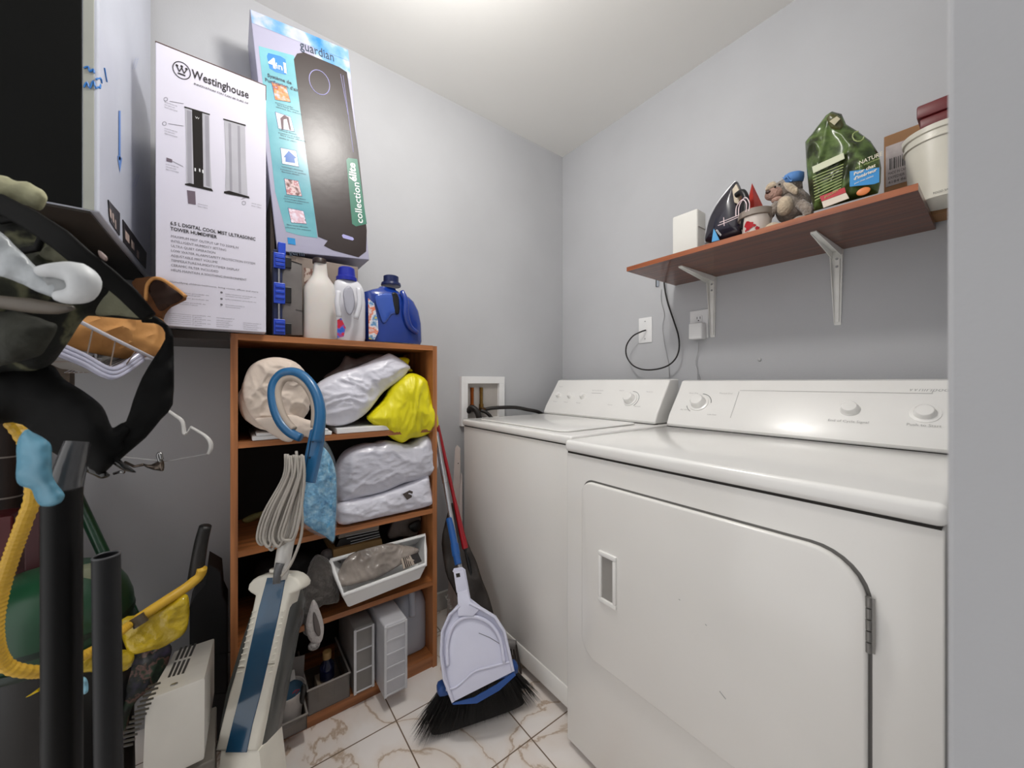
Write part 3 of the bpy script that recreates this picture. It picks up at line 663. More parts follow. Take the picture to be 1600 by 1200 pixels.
# second bay
soft('plastic_bag', POLY2, [(527, 778), (524, 755), (530, 725), (545, 705), (570, 694), (590, 692), (606, 688), (640, 694), (664, 680), (676, 690), (683, 712), (681, 735), (660, 748), (630, 755), (600, 768), (560, 778), (535, 784)], -1.335, .042, .16, .08, .007, 'upper grey-white plastic bag in the second bay', 'plastic bag', group='stuffed plastic bags in the bookcase', fr=18, an=(.7, 1.2), seed=8, zmin=SH[1]+.035)
lowbag = soft('plastic_bag', POLY, [(526, 815), (528, 790), (545, 780), (580, 775), (620, 762), (650, 750), (668, 740), (672, 760), (676, 780), (670, 790), (640, 798), (600, 808), (560, 818), (540, 820)], -1.322, .03, .16, .05, .007, 'lower white plastic bag with a dark logo patch in the second bay', 'plastic bag', group='stuffed plastic bags in the bookcase', fr=20, an=(.7, 1.2), seed=9, zmin=SH[1]+.002)
b = B(); b.prism(FX([(629, 772), (640, 766), (645, 768), (643, 777), (636, 781)], -1.2955), X_, .001); mk('logo_patch', b, mat('logo_brown', '4d4440', .5), lowbag)
soft('dried_leaf', mat('olive_leaf', '6e6a3c', .7), [(378, 812), (395, 803), (414, 798), (420, 802), (400, 812), (385, 818)], -1.42, .006, .006, .02, .002, 'dried yellowish leaf lying in the dark left of the second bay', 'leaf')

# third bay: white tray with odds and ends
bn = thing('storage_bin', 'white plastic bin tipped forward out of the third bay', 'storage bin', (-1.33, .42, SH[2]))
rim = [PX(516, 876, -1.315), PX(536, 930, -1.235), PX(665, 882, -1.235), PX(664, 836, -1.325)]
base = [PX(540, 872, -1.40), PX(545, 947, -1.262), PX(655, 903, -1.262), PX(650, 850, -1.40)]
for p in base: p.z = max(p.z, SH[2]+.004)
def sub(a, b_, c_, d_, u, v): return a.lerp(b_, u).lerp(d_.lerp(c_, u), v)
rl, rf, rr_, rb = rim
for nm, (a_, b_, c_, d_) in (('front_wall', (rim[1], rim[2], base[2], base[1])), ('side_wall', (rim[0], rim[1], base[1], base[0])), ('side_wall', (rim[2], rim[3], base[3], base[2])), ('back_wall', (rim[3], rim[0], base[0], base[3])), ('bottom', (base[0], base[1], base[2], base[3]))):
    n_ = (b_-a_).cross(c_-a_).normalized(); b = B(); b.prism([a_, b_, c_, d_], n_, -.003); mk(nm, b, WHITE_PL, bn)
b = B(); pr = [sub(*rim, u, v) for u, v in ((0, 0), (.5, 0), (1, 0), (1, .5), (1, 1), (.5, 1), (0, 1), (0, .5), (0, 0))]; b.tube(pr, .0065, 10)
mk('rim', b, WHITE_PL, bn, smooth=True)
CLEARB = mat('clear_film', 'c8c4c0', .12, alpha=.38, var=.1, bump=.5, bscale=16, spec=.8)
P = [PX(527, 915, -1.262), PX(545, 868, -1.29), PX(600, 850, -1.30), PX(632, 852, -1.30), PX(655, 862, -1.28), PX(600, 898, -1.255), PX(575, 908, -1.255)]
b = B(); b.puff(P, V((.8, 0, .6)), .014, .012, r=.04, wr=.008, fr=24, seed=11, step=.005); tag(mk('clear_bag', b, mat('crumpled_clear_plastic', 'a59b93', .15, alpha=.8, var=.25, bump=.6, bscale=18), smooth=True), 'crumpled clear plastic bag lying in the white bin', 'plastic bag')
fl = thing('label_booklet', 'small printed booklet with black stripes in the right of the white bin', 'booklet', tuple(PX(640, 880, -1.275)))
P = [PX(626, 874, -1.262), PX(652, 865, -1.275), PX(658, 878, -1.252), PX(630, 890, -1.245)]
b = B(); b.prism(P, V((.7, 0, .7)), .006); cv = mk('cover', b, mat('booklet_beige', 'b3a598', .6), fl)
b = B(); b.prism([P[0].lerp(P[1], .55)+V((.005, 0, .0048)), P[1]+V((.005, 0, .0048)), P[2]+V((.005, 0, .0048)), P[3].lerp(P[2], .6)+V((.005, 0, .0048))], V((.7, 0, .7)), .0008)
for k in range(4): a_ = P[0].lerp(P[1], .1+.1*k); c_ = P[3].lerp(P[2], .1+.1*k); b.prism([a_+V((.005, 0, .0048)), a_.lerp(P[1], .06)+V((.005, 0, .0048)), c_.lerp(P[2], .06)+V((.005, 0, .0048)), c_+V((.005, 0, .0048))], V((.7, 0, .7)), .0007)
mk('cover_print', b, INK, cv)
tr = thing('wooden_tray', 'shallow tan box with dark rolls of wire above the white bin in the third bay', 'tray', tuple(PX(560, 862, -1.36)))
P = [PX(521, 871, -1.33), PX(598, 852, -1.33), PX(596, 842, -1.33), PX(521, 859, -1.33)]
TAN = mat('tan_card', '7b5f38', .7)
b = B(); b.prism(P, -X_, .18); mk('tray_front', b, TAN, tr)
P2 = [PX(529, 842, -1.34), PX(592, 828, -1.34), PX(593, 815, -1.34), PX(531, 828, -1.34)]
b = B(); b.prism(P2, -X_, .16, .001); mk('tray_lid', b, mat('grey_card', '807870', .7), tr)
P3 = [PX(524, 857, -1.345), PX(595, 840, -1.345), PX(592, 829, -1.345), PX(531, 843, -1.345)]
b = B(); b.prism(P3, -X_, .15); mk('dark_contents', b, BLACK_PL, tr)
for k, (x0_, y0_, x1_, y1_) in enumerate(((540, 838, 590, 828), (542, 842, 592, 831), (548, 846, 593, 835), (548, 850, 594, 838))):
    b = B(); b.tube(FX([(x0_, y0_), (x1_, y1_)], -1.338), .0012, 6); mk('wire_loop', b, STEEL, tr)
soft('grey_pouch', mat('taupe_pouch', '6e645e', .6, bump=.4, bscale=30), [(606, 836), (616, 812), (622, 806), (656, 806), (655, 820), (650, 838), (630, 838), (612, 842)], -1.40, .01, .05, .03, .004, 'grey-brown pouch pushed into the top right of the third bay', 'pouch')
soft('black_pouch', BLACK_FAB, [(638, 822), (655, 812), (657, 826), (648, 832)], -1.37, .008, .02, .02, .002, 'small black pouch in the top right corner of the third bay', 'pouch')
soft('charcoal_fabric', mat('charcoal_fabric', '1c1a1a', .8, bump=.3), [(400, 885), (440, 870), (478, 862), (500, 870), (512, 900), (515, 935), (480, 955), (420, 960), (400, 930)], -1.45, .05, .08, .06, .005, 'charcoal fabric heap in the left of the third bay', 'fabric', zmin=SH[2]+.002)
# grey cloth with white brush head
gc = thing('dusting_mitt', 'grey cloth mop pad with a white rounded end hanging over the shelf edge', 'mop pad', tuple(PX(490, 960, -1.27)))
P = FX([(478, 905), (486, 880), (500, 868), (520, 880), (526, 900), (530, 935), (515, 942), (500, 945), (492, 960), (484, 985), (474, 990), (470, 960), (474, 930)], -1.32)
b = B(); b.puff(P, X_, .04, .05, r=.035, wr=.006, fr=24, seed=12); mk('grey_cloth', b, mat('grey_fleece', '5d5854', .95, bump=.7, bscale=90, sheen=.4), gc, smooth=True)
P = FX([(486, 943), (492, 938), (500, 955), (506, 978), (503, 1000), (492, 1006), (482, 998), (478, 975)], -1.262)
b = B(); b.puff(P, X_, .012, .012, r=.014, step=.003); mk('white_pad', b, mat('off_white_fleece', 'c4bebc', .9, bump=.5, bscale=100), gc, smooth=True)
P = FX([(489, 962), (492, 957), (499, 975), (501, 990), (497, 994), (491, 984)], -1.2475)
b = B(); b.puff(P, X_, .002, .002, r=.004, step=.002); mk('pad_opening', b, mat('slot_grey', '6c6462', .9), gc, smooth=True)
b = B(); b.ball(PX(491, 1008, -1.262), .0165, (.8, 1, .85), nz=.1); mk('brush_knob', b, mat('speckled_grey', 'a8a4a2', .9, var=.3, scale=90, bump=.6, bscale=120), gc, smooth=True)
soft('white_cloth', mat('white_towelling', 'a9a3a4', .95, bump=.6, bscale=80), [(450, 958), (462, 945), (474, 950), (474, 972), (465, 982), (452, 985)], -1.30, .02, .04, .02, .004, 'white cloth bunched beside the grey mop pad', 'cloth')
soft('grey_fabric', mat('dim_fabric', '6a6462', .9, bump=.5, bscale=60), [(500, 868), (520, 858), (534, 880), (536, 905), (520, 915), (505, 900)], -1.36, .02, .04, .03, .005, 'dim grey fabric folded left of the white bin', 'fabric', seed=9)

# bottom bay
S3 = SH[3]+.001
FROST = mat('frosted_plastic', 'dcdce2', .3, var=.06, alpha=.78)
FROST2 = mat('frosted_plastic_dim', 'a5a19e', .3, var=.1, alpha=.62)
RIBF = mat('frosted_rib', 'd6d6da', .3)
def organizer(x0, x1, y0, y1, z0, z1, label, m, nrib):
    t = thing('plastic_organizer', label, 'organizer box', ((x0+x1)/2, (y0+y1)/2, z0), 'frosted organizer boxes on the bottom shelf')
    b = B(); b.box((x0, y0, z0), (x1, y1, z1), .006, 3); mk('case', b, m, t, smooth='auto')
    b = B()
    b.box((x1-.0005, y0, z0+.004), (x1+.004, y0+.008, z1-.004), .001); b.box((x1-.0005, y1-.008, z0+.004), (x1+.004, y1, z1-.004), .001)
    mk('edge_rim', b, RIBF, t)
    for k in range(nrib):
        z = z0+(z1-z0)*(.04+.92*k/(nrib-1)); b = B(); b.box((x1-.0005, y0+.008, z-.002), (x1+.002, y1-.008, z+.002)); mk('divider', b, RIBF, t)
    for k in range(1, nrib-1):
        z = z0+(z1-z0)*(k/(nrib-1)); b = B(); b.box((x0+.01, y0+.003, z-.0008), (x1-.002, y1-.003, z+.0008)); mk('inner_shelf', b, RIBF, t)
    return t
organizer(-1.49, -1.212, .397, .474, S3, .284, 'frosted white plastic organizer box standing out beyond the bottom shelf', FROST, 6)
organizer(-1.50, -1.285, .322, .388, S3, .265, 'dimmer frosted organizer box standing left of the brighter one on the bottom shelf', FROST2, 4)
jy0 = PX(618, 1000, -1.36).y; jy1 = PX(668, 1000, -1.36).y; jy = (jy0+jy1)/2; ja = (jy1-jy0)/2
jt = thing('water_jug', 'translucent plastic jug half full of liquid at the right of the bottom shelf', 'jug', (-1.42, jy, S3))
JM = mat('translucent_jug', 'd4d8e4', .3, alpha=.75, var=.03)
b = B(); b.loft([((-1.425, jy, S3), Y_, X_, ja*.9, .07, 4), ((-1.425, jy, S3+.006), Y_, X_, ja, .078, 4), ((-1.425, jy, S3+.17), Y_, X_, ja, .078, 4), ((-1.425, jy, S3+.20), Y_, X_, ja*.88, .072, 3.5), ((-1.43, jy, S3+.235), Y_, X_, ja*.55, .05, 2.5), ((-1.435, jy, S3+.255), Y_, X_, .02, .02, 2)])
mk('jug_body', b, JM, jt, smooth='auto')
b = B(); b.loft([((-1.425, jy, S3+.003), Y_, X_, ja*.97, .076, 4), ((-1.425, jy, S3+.075), Y_, X_, ja*.985, .0765, 4)]); mk('liquid', b, mat('cloudy_liquid', '8a857f', .2), jt)
b = B(); b.tube([(-1.375, jy-.004, S3+.245), (-1.352, jy-.004, S3+.232), (-1.345, jy-.004, S3+.19), (-1.347, jy-.004, S3+.15)], [.010, .012, .012, .014], 10, smooth_n=4); mk('handle', b, JM, jt, smooth=True)
b = B(); b.lathe((-1.435, jy, S3+.2555), [(.018, 0), (.018, .006), (.01, .006)]); mk('cap', b, mat('jug_cap', 'c5c7cf', .4), jt)
CLR = mat('clear_bin_plastic', '857e79', .2, alpha=.55, var=.1)
def openbin(x0, x1, y0, y1, z0, z1, label):
    t = thing('clear_bin', label, 'bin', ((x0+x1)/2, (y0+y1)/2, z0), 'clear bins on the bottom shelf')
    for nm, a_, c_ in (('front_wall', (x1-.003, y0, z0), (x1, y1, z1)), ('side_wall', (x0, y0, z0), (x1, y0+.003, z1)), ('side_wall', (x0, y1-.003, z0), (x1, y1, z1)), ('bottom', (x0, y0, z0), (x1, y1, z0+.003))):
        b = B(); b.box(a_, c_); mk(nm, b, CLR, t)
    b = B(); b.tube([(x0, y0, z1), (x1, y0, z1), (x1, y1, z1), (x0, y1, z1)], .0035, 8); mk('rim', b, mat('clear_rim', '98928d', .25), t)
    return t
openbin(-1.50, -1.292, .190, .312, S3, .125, 'low clear plastic bin in the middle of the bottom shelf holding a dark blue bottle')
openbin(-1.45, -1.250, .072, .182, S3, .09, 'low clear plastic bin at the left of the bottom shelf under the round tub')
bt_ = thing('navy_bottle', 'small dark blue bottle with tan cap in the middle clear bin', 'bottle', (-1.37, .235, S3+.05))
c = PX(511, 1045, -1.35); b = B(); b.lathe((-1.35, c.y, S3+.052), [(.018, 0), (.022, .004), (.022, .045), (.012, .058), (.010, .066)]); mk('bottle_body', b, mat('navy_glass', '0d1330', .15), bt_, smooth='auto')
b = B(); b.lathe((-1.35, c.y, S3+.1185), [(.013, 0), (.013, .022), (.006, .024)]); mk('bottle_cap', b, mat('tan_cap', '9a7a4c', .5), bt_, smooth='auto')
q = PX(511, 1062, -1.335); tag(mk('small_carton', B().box((-1.39, q.y-.028, S3+.004), (-1.322, q.y+.02, S3+.05), .002), mat('beige_carton', '8a7c6a', .6)), 'small beige carton under the blue bottle in the middle clear bin', 'carton')
tb = thing('round_tub', 'round white tub full of sewing bits standing in the left clear bin', 'tub', (-1.33, .09, S3+.004))
c = V((-1.312, .135, S3+.005)); TW = mat('tub_white', 'b8b2ae', .35, bump=.3, bscale=60)
b = B(); b.lathe(c, [(.036, 0), (.040, .003), (.048, .085), (.052, .088), (.052, .094), (.049, .094), (.046, .08), (.0, .076)]); mk('tub_body', b, TW, tb, smooth='auto')
b = B(); b.lathe(c+V((0, 0, .079)), [(.0, 0), (.0465, .002), (.0465, .007), (.0, .008)]); mk('blue_rim', b, mat('tub_blue', '2c4a60', .4), tb, smooth='auto')
for nm, lb_, a_, c_, m_, rz in (('card_packet', 'white card packet with red print sticking out of the round tub', (-.002, -.05, .094), (.004, .035, .120), mat('card_white', 'cfcac5', .5), .2), ('ruler_card', 'grey card with dark slots standing in the round tub', (-.045, -.03, .09), (-.041, .035, .150), mat('card_grey', '8f8a87', .5), -.3)):
    b = B(); b.box(a_, c_, M=Matrix.Translation(c) @ Matrix.Rotation(rz, 4, 'Z') @ Matrix.Rotation(-.35, 4, 'Y')); tt = mk(nm, b, m_); tag(tt, lb_, 'card')
b = B(); q0 = c+V((.038, .012, .096)); b.tube([q0+V((0, 0, .004)), q0+V((0, .008, .010)), q0+V((-.002, .018, .006)), q0+V((0, .008, 0))], .0018, 6); tag(mk('red_ring', b, mat('red_print', '8a2430', .5)), 'tiny dark red ring lying on the white card in the round tub', 'ring')
b = B(); q0 = PX(474, 1090, -1.262); b.puff(FX([(470, 1075), (474, 1068), (478, 1072), (476, 1090), (472, 1100), (468, 1095)], -1.262), X_, .004, .004, r=.01, step=.003); tag(mk('black_clip', b, BLACK_PL, smooth=True), 'black clip sticking up between tub and bin wall', 'clip')

# ------------------------------------------------------------------ upright sweeper with loop handle, leaning on the bookcase
def SW(px, py, off=0):
    k = (HZ-py)/F; s_ = (.03-k*1.046)/(.795-.216*k); return PD(px, py, 1.046-.216*s_-off)
sw = thing('upright_sweeper', 'white and dark teal upright floor sweeper with a blue loop handle leaning on the bookcase', 'floor sweeper', (-.95, .05, 0))
SBLUE = mat('petrol_blue_plastic', '1d6496', .35, coat=.2); TEAL = mat('dark_teal_gloss', '16496b', .18, coat=.5, var=.15, scale=4); IV = mat('ivory_plastic', 'e2ded2', .35)
lp = [(494, 690), (499, 665), (500, 640), (494, 615), (480, 593), (462, 582), (443, 583), (430, 596), (426, 615), (430, 640), (440, 662), (455, 677), (470, 684)]
b = B(); b.tube([SW(*p) for p in lp], [.015, .015, .014, .0135, .013, .013, .013, .013, .013, .013, .013, .012, .011], 12, smooth_n=5); mk('loop_handle', b, SBLUE, sw, smooth=True)
b = B(); ctr = V((463, 634)); ip = [(491, 668), (492, 640), (487, 618), (476, 601), (461, 591), (446, 592), (437, 602), (434, 616), (438, 638), (447, 657), (459, 671)]
b.tube([SW(x, y, -.001) for x, y in ip], .0095, 10, smooth_n=5); mk('inner_grip', b, mat('beige_grip', 'b5a79a', .6), sw, smooth=True)
ups = (SW(478, 580)-SW(415, 1133)).normalized()
nW = (TOC - ups*TOC.dot(ups)).normalized()
b = B(); ol = [SW(x, y, .004) for x, y in ((483, 672), (502, 660), (500, 690), (494, 720), (486, 755), (469, 752), (474, 715))]; b.prism(ol, -nW, .028, .006, 3); mk('upper_shaft', b, SBLUE, sw, smooth='auto')
b = B()
for x, y in ((489, 690), (484, 715), (477, 742)): b.lathe(SW(x, y, .004), [(.003, 0), (.003, .001)], nW, 10)
b.tube([SW(485, 688, .0055), SW(480, 720, .0055), SW(475, 745, .0055)], .001, 5); mk('screw_cap', b, mat('dark_blue', '0f2c48', .4), sw)
b = B(); b.tube([SW(470, 752), SW(458, 810), SW(445, 860), (SW(438, 905))], [.013, .016, .018, .016], 16, smooth_n=3); mk('lower_shaft', b, mat('glossy_ivory', 'd6d4d0', .2, coat=.4), sw, smooth=True)
b = B(); b.tube([SW(438, 880, .014), SW(434, 893, .014), SW(432, 912, .016)], [.010, .009, .008], 12); mk('joint', b, mat('grey_joint', '5f6062', .35), sw, smooth=True)
b = B(); b.lathe(SW(434, 893), [(.016, 0), (.018, .002), (.018, .006), (.016, .008)], ups); mk('collar', b, IV, sw, smooth='auto')
# body
bp = [(386, 922), (388, 913), (394, 906), (402, 901), (414, 898), (430, 897), (448, 898), (458, 901), (466, 907), (470, 914), (469, 920), (463, 925), (453, 929), (445, 960), (436, 1001), (430, 1035), (423, 1066), (410, 1133), (401, 1175), (335, 1175), (345, 1133), (357, 1085), (370, 1042), (378, 1019), (385, 987), (394, 951), (398, 931), (391, 927)]
b = B(); b.prism([SW(x, y) for x, y in bp], -nW, .05, .006, 3); mk('front_shell', b, IV, sw, smooth='auto')
b = B(); sp = [(417, 903), (446, 902), (436, 956), (423, 1015), (409, 1076), (394, 1133), (385, 1176), (352, 1176), (364, 1126), (377, 1076), (389, 1019), (404, 951)]
b.prism([SW(x, y, .0015) for x, y in sp], -nW, .003, .001); mk('teal_stripe', b, TEAL, sw)
b = B(); b.prism([SW(x, y, -.012) for x, y in ((396, 940), (402, 930), (450, 930), (454, 950), (443, 1005), (430, 1072), (409, 1178), (332, 1178), (350, 1085), (374, 1005))], -nW, .075, .01, 2); mk('rear_shell', b, mat('smoky_grey_plastic', '4a4c4a', .25), sw, smooth='auto')
for k in range(11):
    yy = 955+k*9.5; b = B()
    for (xa, xb) in ((395-(yy-951)*.25, 401-(yy-951)*.23), (440-(yy-956)*.21, 444-(yy-960)*.20)):
        b.tube([SW(xa, yy+1.5, .001), SW(xb, yy-.5, .001)], .0014, 6)
    mk('vent_rib', b, IV, sw)
b = B()
for (xa, xb, yy) in ((371, 382, 1044), (418, 429, 1038)): b.tube([SW(xa, yy, .0006), SW(xb, yy-1, .0006)], .0006, 5)
mk('seam', b, mat('seam_brown', '6e6250', .6), sw)
f_ = SW(373, 1175); b = B(); g0 = V((f_.x+.03, f_.y-.0, 0))
b.prism([SW(342, 1172), SW(405, 1172), V((SW(405, 1172).x+.05, SW(405, 1172).y+.02, .05)), V((SW(342, 1172).x+.05, SW(342, 1172).y-.02, .05))], -nW, .09, .01); mk('lower_body', b, IV, sw, smooth='auto')
b = B(); b.box((-.13, -.06, .001), (.13, .06, .05), .02, 3, M=Matrix.Translation(V((f_.x+.06, f_.y, 0))) @ Matrix.Rotation(.66, 4, 'Z')); mk('floor_head', b, TEAL, sw, smooth='auto')
# cord
cd = thing('cord_bundle', 'bundle of coiled grey power cord hanging on the sweeper shaft', 'cord', tuple(SW(440, 860, .03)))
CORD = mat('grey_cord', 'aaa49c', .5)
b = B()
for k in range(9):
    r1 = random.uniform(-1, 1); xt = 446+k*3.2; xbm = 408+k*5.2; yb_ = 862-abs(k-3)*3.5-random.uniform(0, 6); of = .02+.006*(k % 3)
    w_ = 5+k*.4
    b.tube([SW(xt, 712+random.uniform(-3, 3), of), SW(xt-3, 745, of+.004), SW(xbm+10-w_, 800, of+.006), SW(xbm-w_-1, 838, of+.004), SW(xbm+1, yb_, of), SW(xbm+w_+3, 838, of), SW(xbm+w_+12, 800, of), SW(xt+4, 745, of), SW(xt+2, 712, of)], .0034, 8, smooth_n=5)
mk('cord_coil', b, CORD, cd, smooth=True)
b = B(); b.tube([SW(463, 705, .02), SW(468, 760, .024), SW(472, 800, .024), SW(470, 840, .02), SW(455, 880, .02), SW(440, 900, .02)], .0034, 8, smooth_n=6); mk('cord_tail', b, CORD, cd, smooth=True)
# towel in clear bag hanging off the handle
tw = thing('microfibre_cloth', 'blue fluffy cloth in a clear bag hanging beside the blue handle', 'cleaning cloth', tuple(PX(500, 840, -1.25)))
TWM = ramp_mat('blue_fluffy_cloth', [(.3, '3a86b8'), (.5, '6cb4de'), (.65, 'a4d8f2')], 60, .95, bump=.9, bscale=110)
P = FX([(492, 690), (502, 695), (515, 710), (524, 735), (526, 770), (524, 820), (521, 846), (508, 838), (490, 828), (474, 815), (471, 795), (476, 760), (484, 725)], -1.262)
b = B(); b.puff(P, X_, .022, .015, r=.04, wr=.007, fr=26, an=(1.6, .4), seed=15); mk('cloth', b, TWM, tw, smooth=True)
b = B(); P = FX([(488, 683), (500, 682), (516, 700), (527, 735), (528, 790), (523, 846), (510, 842), (486, 832), (470, 818), (468, 790), (480, 730)], -1.262)
b.puff(P, X_, .027, .018, r=.04, wr=.005, fr=22, an=(1.4, .5), seed=16); mk('clear_wrap', b, mat('clear_wrap', 'd8e4ee', .08, alpha=.16, bump=.5, bscale=25), tw, smooth=True)

# ------------------------------------------------------------------ brooms and dustpan between bookcase and washer
sv = thing('push_broom', 'black-bristled broom with silver and blue handle standing behind the dustpan', 'broom', (-1.0, .63, 0))
hL = PD(683, 1080, 1.139); hR = PD(808, 1037, 1.235); zc = .135
hL.z = hR.z = zc
ax_ = (hR-hL); axn = ax_.normalized(); sdn = V((-axn.y, axn.x, 0))
b = B(); 
b.loft([(hL.lerp(hR, u), Z_, sdn, .017*e, .021*e, 3) for u, e in ((0, .5), (.02, .9), (.06, 1), (.94, 1), (.98, .9), (1, .5))], 20); mk('broom_head', b, mat('royal_blue_plastic', '1f4a8e', .4), sv, smooth=True)
b = B(); t_ = bmesh.new()
for i in range(1500):
    u = random.random(); w_ = random.uniform(-1, 1); p0 = hL.lerp(hR, .03+.94*u)+sdn*w_*.014+Z_*-.012
    fl_ = (u-.5)*.17; p1 = p0+axn*(fl_+random.uniform(-.012, .012))+sdn*(w_*.022+random.uniform(-.008, .008)-.004); p1.z = random.uniform(.003, .018)+.02*abs(random.random()-.5)
    r_ = .0014; s_ = axn*r_; s2 = sdn*r_
    a_ = [t_.verts.new(p0+s_), t_.verts.new(p0-s_*.5+s2), t_.verts.new(p0-s_*.5-s2)]; tip = t_.verts.new(p1)
    for q in range(3): t_.faces.new([a_[q], a_[(q+1) % 3], tip])
b.merge(t_)
b.loft([(V((0, 0, 0))+(hL+hR)/2+Z_*dz, axn, sdn, ax_.length*.47*e, .014*e2, 4) for dz, e, e2 in ((-.012, 1, 1), (-.06, 1.10, 1.5), (-.118, 1.24, 2.0))], 24)
br_ = mk('bristles', b, mat('black_bristle', '131110', .7), sv); br_['kind'] = 'stuff'
pT = PX(684, 690, -1.41); pB = (hL+hR)/2+Z_*.01
pm = [pT.lerp(pB, u) for u in (0, .35, .62, 1)]
b = B(); b.tube([pT.lerp(pB, -.05), pT.lerp(pB, .22)], .0105, 16); b.tube([pT.lerp(pB, .22), pB], .0085, 16); mk('pole', b, mat('silver_pole', 'b9b9bd', .25, metal=.85), sv, smooth='auto')
b = B(); b.tube([PD(702, 810, 1.40), PD(716, 882, 1.315)], .0125, 16); b.tube([PD(710, 850, 1.352), PD(713, 868, 1.332)], .0145, 16); mk('blue_grip', b, mat('blue_sleeve', '1a559c', .35), sv, smooth='auto')
# dustpan
dp = thing('dustpan', 'pale lilac-white dustpan with a blue rubber lip hooked on the broom', 'dustpan', tuple(PD(745, 1095, 1.12)))
nD = (TOC*.86+V((.1, -.1, .45))).normalized()
def DPt(px, py, off=0):   # the pan's own plane: leaning back against the pole
    p0 = PD(745, 1092, 1.105); r_ = ray(px, py); k = (p0-C0).dot(nD)/r_.dot(nD); return C0+r_*k+nD*off
PANM = mat('lilac_white_plastic', 'd6d7ea', .3, coat=.2, var=.02)
pan = [(706, 1098), (690, 1045), (687, 1015), (690, 985), (703, 958), (716, 943), (714, 900), (707, 893), (709, 888), (722, 886), (727, 890), (735, 935), (752, 948), (775, 962), (790, 985), (798, 1020), (801, 1050)]
b = B(); b.prism([DPt(*p) for p in pan], -nD, .004, .0012, 2); mk('pan_plate', b, PANM, dp, smooth='auto')
def track(pts, off, r, name, m, n=5):
    b = B(); b.tube([DPt(x, y, off) for x, y in pts], r, 8, smooth_n=n); return mk(name, b, m, dp, smooth=True)
b = B(); edge = [(706, 1098), (693, 1060), (688, 1020), (690, 985), (702, 958), (718, 944)]
e2 = [(735, 940), (752, 948), (775, 962), (790, 985), (798, 1020), (804, 1048)]
for ed, sg in ((edge, 1), (e2, -1)):
    P = [DPt(x, y) for x, y in ed]
    rows = []
    for h_, inn in ((0, 0), (.014, 0), (.016, .002), (.016, .006), (.013, .008), (.001, .010)):
        row = []
        for i, p in enumerate(P):
            tg = (P[min(i+1, len(P)-1)]-P[max(i-1, 0)]).normalized(); inw = tg.cross(nD)*sg*(1 if sg > 0 else 1)
            cen = DPt(745, 1020); inw = inw if inw.dot(cen-p) > 0 else -inw
            fall = 1-.75*(i == 0 if sg > 0 else i == len(P)-1)
            row.append(p+inw*inn+nD*h_*fall)
        rows.append(row)
    b.sheet(rows)
mk('side_rim', b, PANM, dp, smooth='auto', angle=60)
# back wall of the pan, a raised arch behind the dirt area
arch = [(700, 1040), (699, 1010), (706, 982), (722, 966), (745, 964), (768, 976), (782, 1000), (788, 1035)]
track(arch, .0035, .006, 'arch_ridge', PANM)
track([(697, 1078), (715, 1072), (740, 1050), (765, 1042), (800, 1033)], .001, .0032, 'step_ridge', PANM)
b = B(); P = [DPt(x, y) for x, y in ((706, 1099), (740, 1090), (775, 1070), (803, 1050))]; Q = [DPt(x, y) for x, y in ((708, 1101), (745, 1099), (780, 1079), (806, 1055))]
b.prism([p+nD*.001 for p in P+Q[::-1]], -nD, .006); mk('rubber_lip', b, MATS['royal_blue_plastic'], dp)
b = B(); b.prism([DPt(x, y, .001) for x, y in ((716, 944), (715, 925), (731, 921), (737, 942), (752, 950), (740, 962), (716, 962))], nD, .012, .004, 2); b.prism([DPt(x, y, .001) for x, y in ((714, 926), (709, 893), (725, 890), (732, 922))], nD, .009, .003, 2)
mk('handle', b, PANM, dp, smooth='auto')
b = B(); b.prism([DPt(x, y, .0105) for x, y in ((714, 902), (713, 896), (719, 895), (720, 901))], nD, .0006); mk('hanging_hole', b, DARKGAP, dp)
b = B(); b.tube([DPt(x, y, .0005) for x, y in ((748, 989), (765, 996), (778, 1004), (783, 1008))], .0008, 6); mk('scratch', b, mat('scratch_grey', '6a6a72', .6), dp)
# red broom with grey head against the washer
rb = thing('red_broom', 'broom with a thin red handle and a small grey-brown brush beside the washer', 'broom', (-1.33, .8, 0))
pa = PX(684, 665, -1.49); pb_ = PD(757, 985, 1.43); pb_.z = .11
b = B(); b.tube([pa, pa.lerp(pb_, .45)], .0075, 12); mk('red_pole', b, mat('red_pole', 'a0101f', .3, coat=.3), rb, smooth='auto')
b = B(); b.tube([pa.lerp(pb_, .38), pa.lerp(pb_, .62)], [.008, .013], 12); mk('grip_sleeve', b, MATS['red_pole'], rb, smooth='auto')
b = B(); b.tube([pa.lerp(pb_, .62), pb_], .008, 10); mk('lower_pole', b, BLACK_PL, rb, smooth='auto')
h0, h1 = PD(745, 975, 1.41), PD(806, 985, 1.375); h0.z = h1.z = .105
b = B(); b.tube([h0, h1], .015, 12); mk('brush_head', b, mat('head_grey', '7c7876', .5), rb, smooth='auto')
b = B()
for k in range(14):
    p = h0.lerp(h1, k/13); q = p+(h1-h0).normalized()*(k/13-.35)*.03; q.z = .004; b.tube([p, q], .0045, 5)
mk('brush_bristles', b, mat('brown_bristle', '463e3a', .8), rb)
